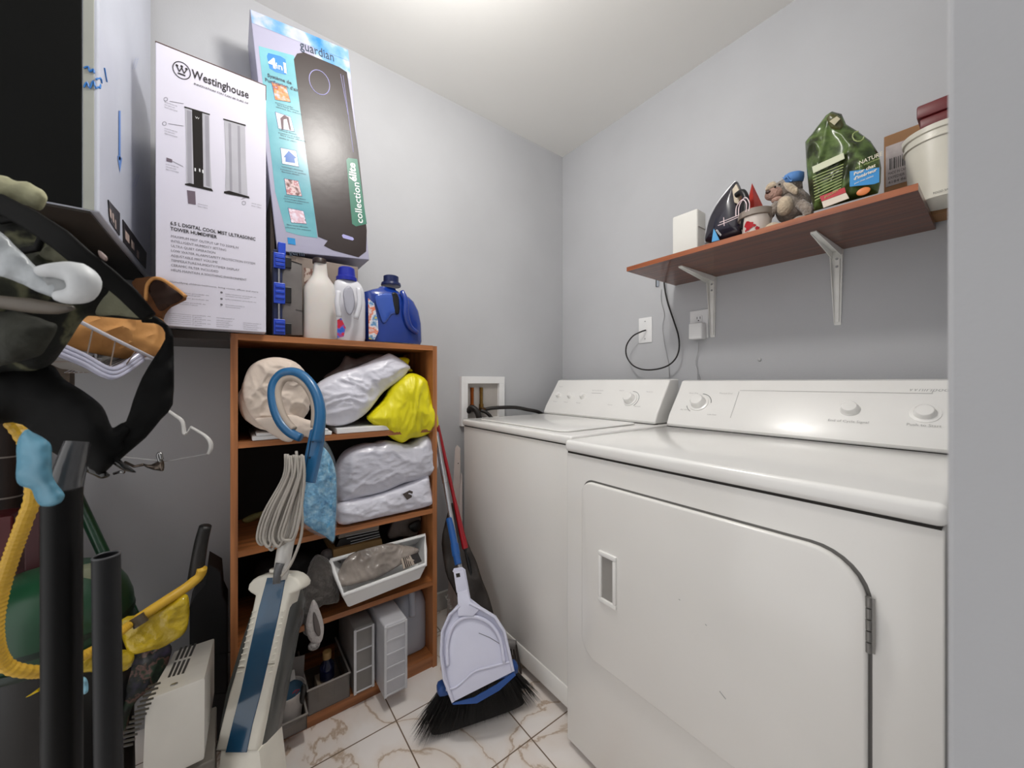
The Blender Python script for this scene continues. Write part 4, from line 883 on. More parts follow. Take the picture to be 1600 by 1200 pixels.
# dark folded board and white trim boards
fb = thing('folded_fabric', 'dark brown-grey folded fabric board with pale lettering leaning between bookcase and washer', 'folded fabric', tuple(PD(740, 955, 1.42)))
P = [PD(703, 790, 1.56), PD(712, 792, 1.55), PD(724, 830, 1.53), PD(741, 870, 1.50), PD(757, 915, 1.47), PD(772, 962, 1.44), PD(776, 1015, 1.43), PD(745, 1010, 1.43), PD(722, 950, 1.44), PD(700, 905, 1.46), PD(690, 850, 1.50)]
b = B(); b.puff(P, TOC, .008, .010, r=.02, wr=.003, fr=14, step=.006); mk('fabric', b, mat('dark_taupe_fabric', '332d29', .55, var=.15), fb, smooth=True)
b = B(); b.text('SAVE', PD(695, 930, 1.385), V((PD(705, 962, 1.38)-PD(695, 930, 1.385))), V((PD(690, 930, 1.385)-PD(699, 926, 1.385)))*-1, .02, fit=.06); mk('pale_lettering', b, mat('pale_lettering', '9a958f', .5), fb)
for (x0, x1, yt, yb2, d0, lb_) in ((707, 719, 697, 1000, 1.70, 'wide white painted trim board leaning in the corner beside the washer'), (716, 722, 740, 1000, 1.685, 'narrow white trim strip in front of the wider board beside the washer')):
    P = [PD(x0+4, yt+3, d0), PD((x0+x1)/2+1, yt-1, d0), PD(x1, yt+4, d0), PD(x1, yb2, d0), PD(x0-9, yb2, d0)]
    for p in P[3:]: p.z = .001
    b = B(); b.prism(P, -TOC, .012, .001)
    if x0 == 707: b.mi = 1; b.lathe(PD(716, 724, d0), [(.0025, -.001), (.0025, .001)], TOC, 8)
    tag(mk('trim_board', b, [mat('primed_board', 'd0c6c2', .6), DARKGAP]), lb_, 'board')

# ------------------------------------------------------------------ on top of the bookcase and the dark shelf beside it
TB = bt+.0015
ds = thing('dark_shelf', 'dark stained wooden shelf running on from the top of the bookcase', 'shelf', (-1.45, -.4, 1.19))
b = B(); b.box((WAX+.001, -.895, bt-.022), (BX+.004, by0-.001, bt)); mk('board', b, DARKWOOD, ds)
b = B(); b.box((BX-.035, -.325, 1.02), (BX, -.295, bt-.0225)); mk('post', b, wood('grey_brown_post', '2e2318', '4a3a28', .6, 'Z'), ds)
b = B(); b.box((WAX+.001, -.89, 1.14), (WAX+.03, -.35, bt-.0225)); mk('cleat', b, MATS['grey_brown_post'], ds)
for y_ in (-.325, -.885): b = B(); b.box((BX-.035, y_, bt+.0005), (BX, y_+.03, 1.3645)); mk('post', b, MATS['grey_brown_post'], ds)
b = B(); b.box((WAX+.001, -.895, 1.365), (-1.10, -.27, 1.384)); mk('upper_board', b, DARKWOOD, ds)
# humidifier carton
HXX = -1.246; pl_ = PX(243, 500, HXX); pr_ = PX(423, 500, HXX); hz0 = bt+.002; hz1 = PX(408, 131, HXX).z
hb = thing('humidifier_box', 'tall white printed carton showing two tower humidifiers', 'box', (-1.35, (pl_.y+pr_.y)/2, hz0))
hy0, hy1 = pl_.y, PX(415, 300, HXX).y+.001; LIL = mat('lilac_white_carton', 'dcd9e6', .35, var=.015, scale=2, coat=.1)
b = B(); b.box((-1.44, hy0, hz0), (HXX, hy1, hz1), .0015); hc = mk('carton', b, LIL, hb)
b = B()
for a_, c_ in (((-1.441, hy0-.0006, hz1-.001), (HXX+.0006, hy0+.0006, hz1+.0012)), ((HXX-.001, hy0, hz1-.0006), (HXX+.0008, hy1, hz1+.0012)), ((HXX-.001, hy1-.0012, hz1-.04), (HXX+.0006, hy1+.0006, hz1+.001))): b.box(a_, c_)
mk('worn_edge', b, mat('carton_edge_brown', '5a4034', .7), hb)
EX = .0006
def HB(px, py, e=EX): return PX(px, py, HXX+e)
HW = hy1-hy0
def hy(u): return hy0+HW*u
def hz(v): return hz0+(hz1-hz0)*v
def txt(b, s_, px, py, size, px2=None, bold=0, e=EX):
    p = HB(px, py, e); f = None
    if px2: f = HB(px2, py, e).y-p.y
    b.text(s_, p, Y_, Z_, size, fit=f, bold=bold)
b = B()
txt(b, 'Westinghouse', 300, 121, .0305, 389, .012)
c = HB(284, 110)
ring = [c+Y_*math.cos(a*PI/16)*.0165+Z_*math.sin(a*PI/16)*.0205 for a in range(33)]; b.tube(ring, .0009, 5)
for y_, z_ in ((-.009, .008), (0, .010), (.009, .008)): b.lathe(c+Y_*y_+Z_*z_, [(.0026, 0), (.0026, .0005)], X_, 10)
pts = [(-.009, .006), (-.0045, -.005), (0, .007), (.0045, -.005), (.009, .006)]
for (ya, za), (yb2_, zb2) in zip(pts, pts[1:]): b.tube([c+Y_*ya+Z_*za, c+Y_*yb2_+Z_*zb2], .0011, 5)
b.box(c+V((0, -.007, -.0115)), c+V((.0006, .007, -.0085)))
txt(b, 'INNOVATION YOU CAN BE SURE OF', 303, 132, .0065, 388, .01)
txt(b, '6.5 L DIGITAL COOL MIST ULTRASONIC', 266, 351, .0125, 399, .015); txt(b, 'TOWER HUMIDIFIER', 266, 359.5, .0125, 339, .015)
mk('bold_lettering', b, INK, hc)
b = B()
BL = ['MAXIMUM MIST OUTPUT UP TO 350ML/H', 'INTELLIGENT HUMIDITY SETTING', 'ULTRA QUIET OPERATION', 'LOW WATER ALARM/SAFETY PROTECTION SYSTEM', 'ADJUSTABLE MIST VOLUME', 'TEMPERATURE/HUMIDITY/TIMER DISPLAY', 'CERAMIC FILTER INCLUDED', 'HELPS MAINTAIN A SOOTHING ENVIRONMENT']
for k, (s_, x2) in enumerate(zip(BL, (372, 353, 336, 398, 340, 374, 341, 385))): txt(b, s_, 267, 370.5+k*7.55, .0085, x2)
txt(b, 'Humidifying children bedrooms, living rooms, offices and more', 265, 441, .006, 403)
for (x, y, n_, wd) in ((266, 456, 2, 60), (266, 464, 1, 60), (266, 471, 2, 55), (352, 460, 2, 48), (352, 468, 1, 48), (352, 477, 2, 30), (264, 490, 6, 65), (338, 497, 1, 28), (338, 501, 4, 25), (380, 505, 4, 28)):
    for k in range(n_): txt(b, 'lorem ipsum dolor sit amet'[:0]+'information produit et garantie limitee'[:22+(k*7) % 14], x, y+k*3.1, .0036, x+wd*(1-.22*(k % 2)))
for (x, y) in ((257, 160), (257, 201), (259, 257)):
    for k in range(3): txt(b, ('aroma therapy tray', 'mist outlet nozzle', 'digital control panel')[k], x, y+k*4, .0042, x+20-4*(k % 2))
for x, y in ((309, 319), (393, 318)):
    for k in range(2): txt(b, ('remote control', 'filter / filtre')[k], x, y+k*4, .0042, x+15)
for p_, q_ in (((265, 158), (287, 162)), ((263, 193), (287, 197)), ((266, 250), (286, 260)), ((377, 311), (384, 309))): b.tube([HB(*p_), HB(*q_)], .0004, 4)
for x, y in ((346, 457), (346, 467), (346, 476)): b.lathe(HB(x, y), [(.0028, 0), (.0028, .0004)], X_, 8)
for x, y in ((259, 155), (257, 193), (381, 317)): b.tube([HB(x+3*math.cos(a*.8), y+3*math.sin(a*.8)) for a in range(9)], .0004, 4)
mk('fine_lettering', b, INKGREY, hc)
def flat(b, pts, e): b.poly([HB(x, y, e) for x, y in pts])
HM1 = mat('printed_silver', 'bdbcc4', .35); HM2 = mat('printed_silver_shade', 'a19fa8', .35)
b = B()
flat(b, [(289, 167), (327, 179), (328, 240), (331, 297), (291, 287), (291, 230)], .0006); b.mi = 1
flat(b, [(300, 171), (316, 176), (318, 294), (303, 290)], .0009)
flat(b, [(288, 166), (328, 178), (328, 180), (288, 168)], .0010); flat(b, [(289, 287), (296, 286), (331, 295), (333, 299), (289, 289)], .0010)
b.mi = 2; flat(b, [(292, 172), (299, 174), (300, 290), (293, 284)], .0008); flat(b, [(320, 180), (326, 181), (328, 292), (322, 290)], .0008)
b.mi = 3
for x, y in ((304, 262), (311, 263), (316, 265)): flat(b, [(x, y), (x+2, y+1), (x+2, y+6), (x, y+5)], .0012)
txt(b, 'W', 305, 185, .008, None, 0, .0012)
mk('black_front_humidifier_print', b, [HM1, mat('printed_black', '18120f', .3), HM2, WHITE_PL], hc)
b = B(); flat(b, [(350, 187), (383, 197), (384, 250), (387, 308), (352, 300), (353, 250)], .0006); b.mi = 1; flat(b, [(349, 185), (384, 195), (384, 197), (349, 187)], .0010); flat(b, [(350, 299), (358, 298), (389, 307), (390, 310), (350, 302)], .0010)
b.mi = 2; flat(b, [(357, 192), (361, 193), (363, 299), (359, 298)], .0008); flat(b, [(371, 196), (375, 197), (377, 303), (373, 302)], .0008)
mk('silver_humidifier_print', b, [HM1, MATS['printed_black'], HM2], hc)
b = B(); flat(b, [(292, 297), (305, 299), (306, 320), (294, 318)], .0006); flat(b, [(260, 246), (269, 249), (269, 254), (260, 252)], .0007); mk('remote_print', b, mat('print_mauve', '6a5c68', .5), hc)

# tilted air purifier carton on a riser carton
GX = -1.425; bl = PX(430, 396, GX); brr = PX(577, 406, GX); tl = PX(399, 62, GX); tr_ = PX(541, 76, GX)
gup = V((0, -math.sin(.098), math.cos(.098))); grt = V((0, math.cos(.098), math.sin(.098)))
G0 = V((GX, brr.y, brr.z)); GW = .292; GH = (tr_.z-brr.z)/math.cos(.098)
G0 = G0-grt*GW
def GP(u, v, e=0): return G0+grt*(u*GW)+gup*(v*GH)+X_*e
def guv(px, py):
    p = PX(px, py, GX)-G0; return p.dot(grt)/GW, p.dot(gup)/GH
gb = thing('air_purifier_box', 'tall glossy teal and brown printed carton leaning left above the bottles', 'box', tuple(GP(.5, 0)))
b = B(); b.prism([GP(0, 0), GP(1, 0), GP(1, 1), GP(0, 1)], -X_, .165, .002, 2); gcn = mk('carton', b, mat('glossy_carton_lilac', 'a4a2b8', .4, coat=.1, var=.04, scale=3), gb)
def gpoly(b, pts, e): b.poly([GP(*guv(x, y), e) for x, y in pts])
b = B(); gpoly(b, [(404, 72), (459, 87), (464, 100), (496, 372), (468, 368), (447, 362), (430, 300)], .0006)
mk('teal_band', b, ramp_mat('teal_sky_print', [(.3, '5497a6'), (.5, '6fb0ba'), (.7, '86bcc4')], 5, .25), gcn)
b = B(); b.poly([GP(0.005, .945, .0006), GP(.995, .945, .0006), GP(.995, .998, .0006), GP(.005, .998, .0006)]); b.poly([GP(.60, .90, .0006), GP(.995, .86, .0006), GP(.995, .946, .0006), GP(.6, .946, .0006)])
mk('sky_band', b, ramp_mat('sky_cloud_print', [(.35, '2f80c0'), (.5, '7aa4cc'), (.58, 'b9bed0'), (.75, '9aa4c4')], 9, .25), gcn)
GLB = mat('glossy_brown_print', '281a18', .34, coat=0, var=.12, scale=3, bump=.06, bscale=14, spec=.5)
dv = [(459, 93), (464, 84), (475, 82), (530, 105), (542, 113), (560, 238), (573, 360), (572, 393), (560, 402), (520, 391), (506, 384), (512, 376), (497, 370), (478, 240)]
b = B(); gpoly(b, dv, .0009); mk('dark_device_print', b, GLB, gcn)
b = B(); b.tube([GP(*guv(499+16*math.cos(a*PI/14), 129+18.5*math.sin(a*PI/14)+6*math.cos(a*PI/14)), .0012) for a in range(29)], .0011, 5, caps=False)
for pa_, pb2 in (((536, 118), (552, 238)), ((532, 116), (544, 180))): b.tube([GP(*guv(*pa_), .0011), GP(*guv(*pb2), .0011)], .0007, 5)
gpoly(b, [(534, 368), (536, 366), (551, 371), (553, 374), (551, 376), (536, 372)], .0014)
mk('pale_outline_print', b, mat('pale_violet_print', 'a9a6d8', .3), gcn)
b = B(); gpoly(b, [(417, 88), (419, 83), (438, 88), (446, 93), (449, 114), (446, 117), (431, 113), (421, 107)], .0010); mk('blue_badge', b, mat('badge_blue', '147ac8', .25, coat=.4), gcn)
def gtxt(b, s_, px, py, size, fit=None, e=.0012, bold=0, rt=None, up=None): b.text(s_, GP(*guv(px, py), e), rt or grt, up or gup, size, fit=fit, bold=bold)
fr_ = lambda w_: w_
b = B(); gtxt(b, '4', 420, 104, .044, None, .0014, .03); gtxt(b, 'in', 431, 107, .028, None, .0014, .01); gtxt(b, '1', 440, 112, .044, None, .0014, .03)
gtxt(b, 'collection', 567, 350, .034, .145, .0022, .01, gup, -grt); gtxt(b, 'élite', 557, 285, .034, .066, .0022, .03, gup, -grt)
mk('white_lettering', b, WHITE_PL, gcn)
b = B(); gpoly(b, [(541, 250), (544, 247), (558, 249), (562, 275), (573, 350), (556, 354), (550, 350)], .0016); mk('green_panel', b, mat('panel_green', '3f7a66', .35), gcn)
b = B(); gtxt(b, 'Système de', 418, 120, .015, .067, bold=.02); gtxt(b, "Purification d'air", 414, 127, .015, .094, bold=.02); gtxt(b, 'guardian', 469, 76, .042, .105, .0014)
LN = [(430, 161), (433, 165), (431, 168), (436, 204), (435, 208), (438, 212), (436, 216), (440, 261), (438, 265), (440, 269), (444, 307), (443, 311), (445, 315), (448, 352), (446, 356)]
mk('dark_lettering', b, mat('navy_ink', '2a3a4c', .4), gcn)
for k, (x, y) in enumerate(LN): b = B(); gtxt(b, ['poussiere et pollen', 'filtre haute efficacite', 'elimine les odeurs', 'technologie silencieuse'][k % 4], x, y, .0062, .05+.012*(k % 3)); mk('caption_line', b, MATS['navy_ink'], gcn)
b = B()
gtxt(b, 'germ', 452, 398, .022, .045, .001, .02)
mk('dark_lettering', b, mat('navy_ink', '2a3a4c', .4), gcn)
PIC = [[(424, 128), (447, 135), (454, 160), (430, 156)], [(430, 175), (454, 183), (460, 206), (435, 201)], [(438, 231), (463, 236), (467, 261), (441, 256)], [(444, 279), (466, 283), (472, 307), (448, 304)], [(450, 325), (474, 330), (479, 350), (455, 348)]]
PM = [ramp_mat('flower_picture', [(.35, 'd8b8d0'), (.5, 'd98a4a'), (.62, '8a3a2a'), (.7, 'c8d0ee')], 40, .3), mat('portrait_picture', 'dccddc', .3), mat('house_picture', 'd5dcec', .3), ramp_mat('kitchen_picture', [(.35, '6a3a34'), (.5, 'd8c0c0'), (.6, 'a8565a'), (.7, 'e4dce4')], 50, .3), ramp_mat('sleeper_picture', [(.35, 'e6dce8'), (.5, 'd2a8b4'), (.6, 'ece4ee'), (.7, '9a6a70')], 40, .3)]
for q4, m_ in zip(PIC, PM):
    b = B(); gpoly(b, q4, .0012); pp_ = mk('picture', b, m_, gcn)
    b = B(); pts = [GP(*guv(*p), .0013) for p in q4+[q4[0]]]; b.tube(pts, .0006, 4); mk('picture_frame', b, mat('frame_blue', '3a6a9a', .3), gcn)
b = B(); gpoly(b, [(440, 203), (438, 185), (444, 180), (451, 184), (455, 204), (452, 203), (448, 186), (443, 187), (443, 203)], .0015); mk('hair_print', b, mat('hair_brown', '4a2630', .3), gcn)
b = B(); gpoly(b, [(443, 246), (451, 236), (463, 247), (460, 248), (461, 255), (446, 253), (446, 246)], .0015); mk('house_print', b, mat('house_blue', '2a62b0', .3), gcn)
b = B(); gpoly(b, [(449, 371), (461, 373), (462, 383), (450, 381)], .0012); mk('energy_mark', b, mat('energy_blue', '2a90d0', .3), gcn)
ri = thing('riser_carton', 'plain grey-brown carton under the purifier box behind the bottles', 'box', (-1.51, .3, TB))
b = B(); b.box((-1.595, .12, TB), (-1.435, .375, GP(0, 0).z-.003), .002); mk('carton', b, mat('kraft_grey', '8d7f75', .7, var=.1), ri)
b = B(); b.box((-1.4349, .20, TB+.17), (-1.434, .26, TB+.25)); mk('carton_print', b, ramp_mat('brown_photo_print', [(.4, 'a89a90'), (.5, '6a3a2a'), (.6, 'c0b0a4')], 40, .5), ri)
b = B(); b.box((-1.435, PX(431, 450, -1.40).y-.012, TB), (-1.60, .115, hz1-.05)); 
tag(mk('dark_carton', b, mat('umber_carton', '2c2018', .7)), 'tall dark brown carton hidden between the humidifier box and the purifier box', 'box')

# blue and grey latch case standing on edge
oc = thing('tool_case', 'grey hard case with blue latches standing on end on the bookcase', 'case', (-1.38, .14, TB))
OX = -1.345
def O(px, py, e=0): return PX(px, py, OX+e)
def obox(b, x0, y0, x1, y1, e0, e1, bev=.001):
    a_ = O(x0, y1); c_ = O(x1, y0); b.box((OX+e0, a_.y, max(a_.z, TB)), (OX+e1, c_.y, c_.z), bev)
b = B(); b.prism([O(438, 401), O(472, 412), O(473, 524), O(440, 524)], -X_, .05, .003); mk('case_body', b, mat('smoky_case', '6f6a68', .35, var=.15), oc, smooth='auto')
b = B(); obox(b, 427, 392, 441, 524, -.05, .003); mk('spine', b, mat('navy_spine', '14204a', .4), oc)
b = B(); obox(b, 434, 420, 437, 505, .003, .008); mk('hinge_rod', b, STEEL, oc)
for y0_, y1_ in ((398, 419), (444, 474), (500, 523)):
    b = B(); obox(b, 427, y0_, 445, y1_, .0, .012, .002)
    for k in range(3): yy = y0_+4+k*(y1_-y0_)/3.6; obox(b, 430, yy, 444, yy+2, .010, .016, .0005)
    mk('latch', b, mat('bright_blue_plastic', '1c46c4', .3, coat=.3), oc)
    b = B(); obox(b, 444, y0_+6, 455, y1_-1, .0, .006); mk('latch_recess', b, BLACK_PL, oc)
b = B(); obox(b, 434, 381, 446, 400, -.02, .01, .002); mk('carry_handle', b, MATS['bright_blue_plastic'], oc)
b = B(); b.tube([O(462, 484, .001), O(473, 486, .001)], .0008, 5); b.tube([O(441, 403, .001), O(472, 413, .001)], .0012, 5); mk('seam', b, DARKGAP, oc)

def bottle(name, label, X, secs, depth, mats, parts, pw=3):
    c_ = PX((secs[0][1]+secs[0][2])/2, secs[0][0], X)
    t = thing(name, label, 'bottle', (X-depth, c_.y, TB)); R_ = []
    for py, xl, xr, dk in secs:
        a_ = PX(xl, py, X); c_ = PX(xr, py, X); z = max(a_.z*.5+c_.z*.5, TB)
        R_.append(((X-depth, (a_.y+c_.y)/2, z), Y_, X_, (c_.y-a_.y)/2, depth*dk, pw))
    b = B(); b.loft(R_, 32); mk('bottle_body', b, mats, t, smooth='auto'); return t
MILK = mat('milky_plastic', 'd2cdc8', .35, sub=.2, var=.03)
w1 = bottle('spray_bottle', 'milky white plastic bottle with a long neck and dark brown cap', -1.335, [(531, 477, 529, .95), (525, 475, 531, 1), (470, 476, 530, 1), (450, 476, 528, .95), (440, 482, 524, .8), (428, 490, 515, .55), (420, 492, 514, .5), (408, 493, 513, .5)], .03, MILK, None)
c0 = PX(502, 408, -1.335); b = B(); b.lathe((-1.365, c0.y, c0.z-.002), [(.0205, 0), (.0205, .014), (.018, .017), (.005, .017)]); mk('cap', b, mat('dark_brown_cap', '2a1a14', .4), w1, smooth='auto')
WJ = mat('glossy_white_jug', 'd6d6dc', .25, coat=.2, var=.03)
w2 = bottle('bleach_jug', 'white plastic jug with a royal blue cap in the middle of the bottle row', -1.33, [(533, 530, 572, .95), (527, 526, 574, 1), (470, 524, 574, 1), (450, 524, 572, .95), (440, 526, 567, .8), (434, 533, 560, .5), (429, 534, 558, .45)], .03, WJ, None)
b = B(); P = [PX(*p, -1.301) for p in ((536, 456), (545, 447), (552, 455), (554, 478), (548, 492), (540, 485))]; b.puff(P, X_, .003, .002, r=.008, step=.003); mk('handle_hollow', b, mat('hollow_grey', 'a9a9b4', .35), w2, smooth=True)
b = B(); b.tube([PX(529, 455, -1.297), PX(527, 475, -1.293), PX(530, 495, -1.297)], .008, 10, smooth_n=4); b.tube([PX(560, 450, -1.298), PX(562, 475, -1.294), PX(556, 498, -1.298)], .008, 10, smooth_n=4); mk('handle_ridge', b, WJ, w2, smooth=True)
b = B(); P = [PX(*p, -1.297) for p in ((527, 500), (533, 497), (540, 512), (537, 526), (527, 528))]; b.prism(P, X_, .0012); mk('label', b, ramp_mat('blue_red_label', [(.4, '1f4fae'), (.52, '2a62c8'), (.58, 'c02038')], 30, .35), w2)
c0 = PX(545, 433, -1.33); b = B(); b.lathe((-1.36, c0.y, c0.z-.008), [(.033, 0), (.033, .012), (.028, .016), (.026, .042), (.022, .046), (.004, .046)]); mk('cap', b, mat('royal_blue_cap', '10229a', .35), w2, smooth='auto')
BJ = mat('deep_blue_jug', '173a94', .16, coat=.5, var=.12, scale=3)
w3 = bottle('detergent_jug', 'big glossy dark blue laundry detergent jug at the right end of the bookcase top', -1.33, [(535, 577, 663, .97), (530, 575, 665, 1), (500, 574, 664, 1), (480, 574, 660, .98), (465, 573, 653, .9), (458, 574, 646, .82), (453, 584, 636, .62), (449, 596, 626, .42), (446, 599, 624, .36)], .046, BJ, None, 2.6)
c0 = PX(611, 446, -1.376); b = B(); b.lathe((-1.376, c0.y, c0.z-.004), [(.034, 0), (.036, .004), (.034, .012), (.027, .014), (.027, .036), (.022, .039), (.004, .039)]); mk('cap', b, mat('navy_cap', '0c1d4e', .3), w3, smooth='auto')
def J(px, py, e=0): return PX(px, py, -1.330+e)
b = B(); b.puff([J(586, 464), (J(600, 458)), J(622, 462), J(624, 488), J(612, 492), J(600, 506), J(592, 490)], X_, .006, .003, r=.02, step=.003); mk('handle_scoop', b, mat('mid_blue_gloss', '2b52b0', .12, coat=.8), w3, smooth=True)
b = B(); b.puff([J(612, 459, .004), J(622, 461, .004), J(624, 488, .004), J(617, 488, .004)], X_, .0035, .001, r=.006, step=.003); mk('handle_gap', b, mat('near_black_blue', '04060f', .4), w3, smooth=True)
b = B(); b.tube([J(628, 455, -.008), J(634, 470, .004), J(634, 490, .006), J(640, 510, .004), J(652, 520, .0)], [.008, .011, .012, .011, .008], 12, smooth_n=4); mk('handle', b, BJ, w3, smooth=True)
b = B(); b.prism([J(575, 466, -.006), J(584, 474, -.003), J(590, 500, -.001), J(591, 518, -.001), J(585, 531, -.002), J(576, 530, -.006)], X_, .003, .0005)
mk('label', b, ramp_mat('detergent_label', [(.35, 'd8d8de'), (.46, 'd86a30'), (.52, 'e0e0e4'), (.6, '2f80b8'), (.68, 'd8c020')], 28, .35), w3)

# ------------------------------------------------------------------ left side: film-covered appliance on the upper board
AXF, AYF, AZ = -1.01, -.1936, 1.385
ap = thing('wrapped_appliance', 'tall appliance with a black front and a white side still in printed blue film', 'appliance', (-1.3, -.45, AZ))
FILM = mat('film_covered_panel', 'c9cdda', .3, coat=.3, var=.05, scale=3, bump=.08, bscale=12)
b = B(); b.box((-1.572, -.74, AZ+.004), (AXF, AYF, 2.30), .003); ab = mk('body', b, FILM, ap)
b = B(); b.box((-1.60, -.74, AZ), (AXF-.004, AYF-.012, AZ+.004)); mk('underside', b, mat('dark_underside', '2e2822', .6, var=.15), ap)
b = B(); b.box((AXF-.006, -.74, AZ+.006), (AXF+.0015, AYF-.021, 2.30), .001); mk('black_front', b, mat('black_glass', '040504', .5, spec=.15), ap)
b = B(); b.box((AXF-.001, AYF-.020, AZ+.005), (AXF+.001, AYF-.006, 2.30), .0008); mk('front_trim', b, mat('pearl_trim', 'a9aba4', .4), ap)
def S(px, py, e=.0008): return PY(px, py, AYF+e)
for q4 in ([(168, 312), (186, 333), (186, 368), (171, 346)], [(191, 343), (228, 395), (227, 420), (192, 378)]):
    b = B(); b.prism([S(x, y, .0002) for x, y in q4], Y_, .0016); v_ = mk('vent_slot', b, mat('vent_black', '15110f', .4), ap)
    b = B(); c4 = [V((x, y)) for x, y in q4]
    for (u0, u1, w0, w1) in ((.12, .3, .3, .7), (.38, .52, .35, .75), (.62, .72, .5, .9)):
        def bi(u, w): p = c4[0].lerp(c4[1], u).lerp(c4[3].lerp(c4[2], u), w); return S(p.x, p.y, .0022)
        b.poly([bi(u0, w0), bi(u1, w0), bi(u1, w1), bi(u0, w1)])
    mk('slot_label', b, mat('slot_label_beige', 'b5a096', .5), v_)
b = B(); BF = mat('film_blue_ink', '5b88cf', .4)
b.poly([S(185.6, 173), (S(188.6, 173)), S(188.6, 250), S(185.6, 250)]); b.poly([S(183.5, 243), S(191, 247), S(187.5, 270)])
mk('arrow_print', b, BF, ab)
b = B()
for (x, y, n_) in ((207, 108, 2), (208, 292, 2), (233, 372, 1)):
    for k in range(n_): b.text('Protective film', S(x+k*4, y, .0012), V((S(x+17, y-52)-S(x, y))), V((S(x-6, y-1)-S(x, y))), .016, fit=.075, shear=.2)
mk('film_lettering', b, mat('film_pale_ink', '6f8cc8', .4), ab)
b = B()
for pts in ([(131, 106), (138, 104), (140, 112), (146, 108), (147, 114)], [(131, 136), (136, 128), (140, 138), (146, 126), (150, 138), (157, 132), (156, 138)], [(163, 106), (165, 118), (167, 128)], [(150, 124), (157, 122), (159, 130)]):
    b.tube([S(x, y, .0006) if x > 155 else PX(x, y, AXF+.0022) for x, y in pts], .0014, 5, smooth_n=3)
mk('film_scribble', b, mat('film_deep_ink', '2b78c4', .4), ab)

# wire basket with brown paper bags
wb = thing('wire_basket', 'white wire basket with a shiny white liner holding crumpled brown paper', 'basket', tuple(PD(168, 580, .8)))
WIRE = mat('white_wire', 'c6c4cc', .3); r0 = [PD(60, 470, .70), PD(110, 495, .74), PD(175, 528, .80), PD(240, 560, .87)]
lo_ = [PD(50, 520, .66), PD(82, 541, .70), PD(130, 562, .76), PD(168, 582, .80), PD(190, 578, .83), PD(222, 556, .875)]
away = V((-.14, -.10, 0))
b = B(); b.tube(r0, .0038, 8); b.tube([r0[-1], r0[-1]+away], .0032, 8); b.tube([r0[0]+away, r0[-1]+away], .0032, 8); mk('rim', b, WIRE, wb, smooth=True)
b = B()
for dz in (-.009, 0, .009): b.tube([p+V((0, 0, dz)) for p in lo_], .0058, 8, smooth_n=4)
mk('white_liner', b, mat('glossy_white_band', 'c0c2d8', .15, coat=.6), wb, smooth=True)
b = B(); b.sheet([[p+V((0, 0, -.006)) for p in lo_], [p+away+V((0, 0, .01)) for p in lo_]]); mk('liner_bottom', b, mat('dull_liner', '9c9894', .5), wb)
for k in range(4):
    u = .22+k*.2; p = r0[0].lerp(r0[-1], u); j = min(int(u*5), 4); q = lo_[j].lerp(lo_[j+1], u*5-j); b = B(); b.tube([p, q, q+away*.9], .0013, 6); mk('wire', b, mat('dim_wire', '8e7f74', .4), wb)
for p in (r0[1]+away, r0[-1]+away):
    b = B(); b.tube([p, V((BX+.007, p.y-.01, p.z)), V((BX+.007, p.y-.01, bt+.004)), V((BX-.03, p.y-.01, bt+.004))], .0022, 6); mk('shelf_hook', b, WIRE, wb)
for k in range(10):
    b = B(); q = lo_[3]+away*(k*.1); b.tube([q+V((0, 0, .001)), lo_[5]+away*(k*.1)], .0011, 5); mk('wire', b, WIRE, wb)
KR = mat('brown_kraft_paper', 'cf9658', .75, var=.16, bump=.5, bscale=14); KRD = mat('dark_kraft_paper', '7c4f2c', .8, var=.2, bump=.3, bscale=20)
b = B(); P = [PD(84, 533, .76), PD(100, 508, .77), PD(122, 490, .79), (PD(160, 478, .82)), PD(205, 480, .86), PD(240, 492, .90), PD(258, 505, .91), PD(258, 545, .91), PD(240, 557, .90), PD(205, 562, .88), PD(165, 556, .85), PD(115, 545, .80)]
b.puff(P, 'cam', .03, .04, r=.05, wr=.012, fr=14, seed=21); tag(mk('paper_bag', b, KR, smooth='auto'), 'crumpled light brown paper bag lying in the wire basket', 'paper bag')
b = B(); P = [PD(206, 441, .93), PD(222, 434, .93), PD(243, 432, .93), PD(258, 436, .92), PD(292, 462, .90), PD(284, 472, .90), (PD(268, 480, .90)), PD(258, 492, .91), PD(250, 512, .92), PD(232, 508, .93), PD(218, 475, .94)]
b.puff(P, 'cam', .012, .03, r=.02, wr=.004, fr=20, seed=22, sm=2); t_b = thing('folded_paper_bag', 'dark brown paper bag with its rolled mouth open to the right beside the printed carton', 'paper bag', tuple(PD(240, 500, .92)))
mk('bag_body', b, KRD, t_b, smooth='auto')
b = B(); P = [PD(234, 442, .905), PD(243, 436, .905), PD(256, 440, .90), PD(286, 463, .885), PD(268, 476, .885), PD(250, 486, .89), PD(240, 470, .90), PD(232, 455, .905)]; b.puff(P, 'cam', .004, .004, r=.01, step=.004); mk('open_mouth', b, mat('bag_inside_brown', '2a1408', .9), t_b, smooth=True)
b = B(); b.tube([PD(228, 470, .90), PD(230, 446, .90), PD(241, 435, .90), PD(256, 438, .895), PD(274, 450, .885), PD(290, 463, .88)], .004, 8, smooth_n=4); mk('rolled_edge', b, KR, t_b, smooth=True)

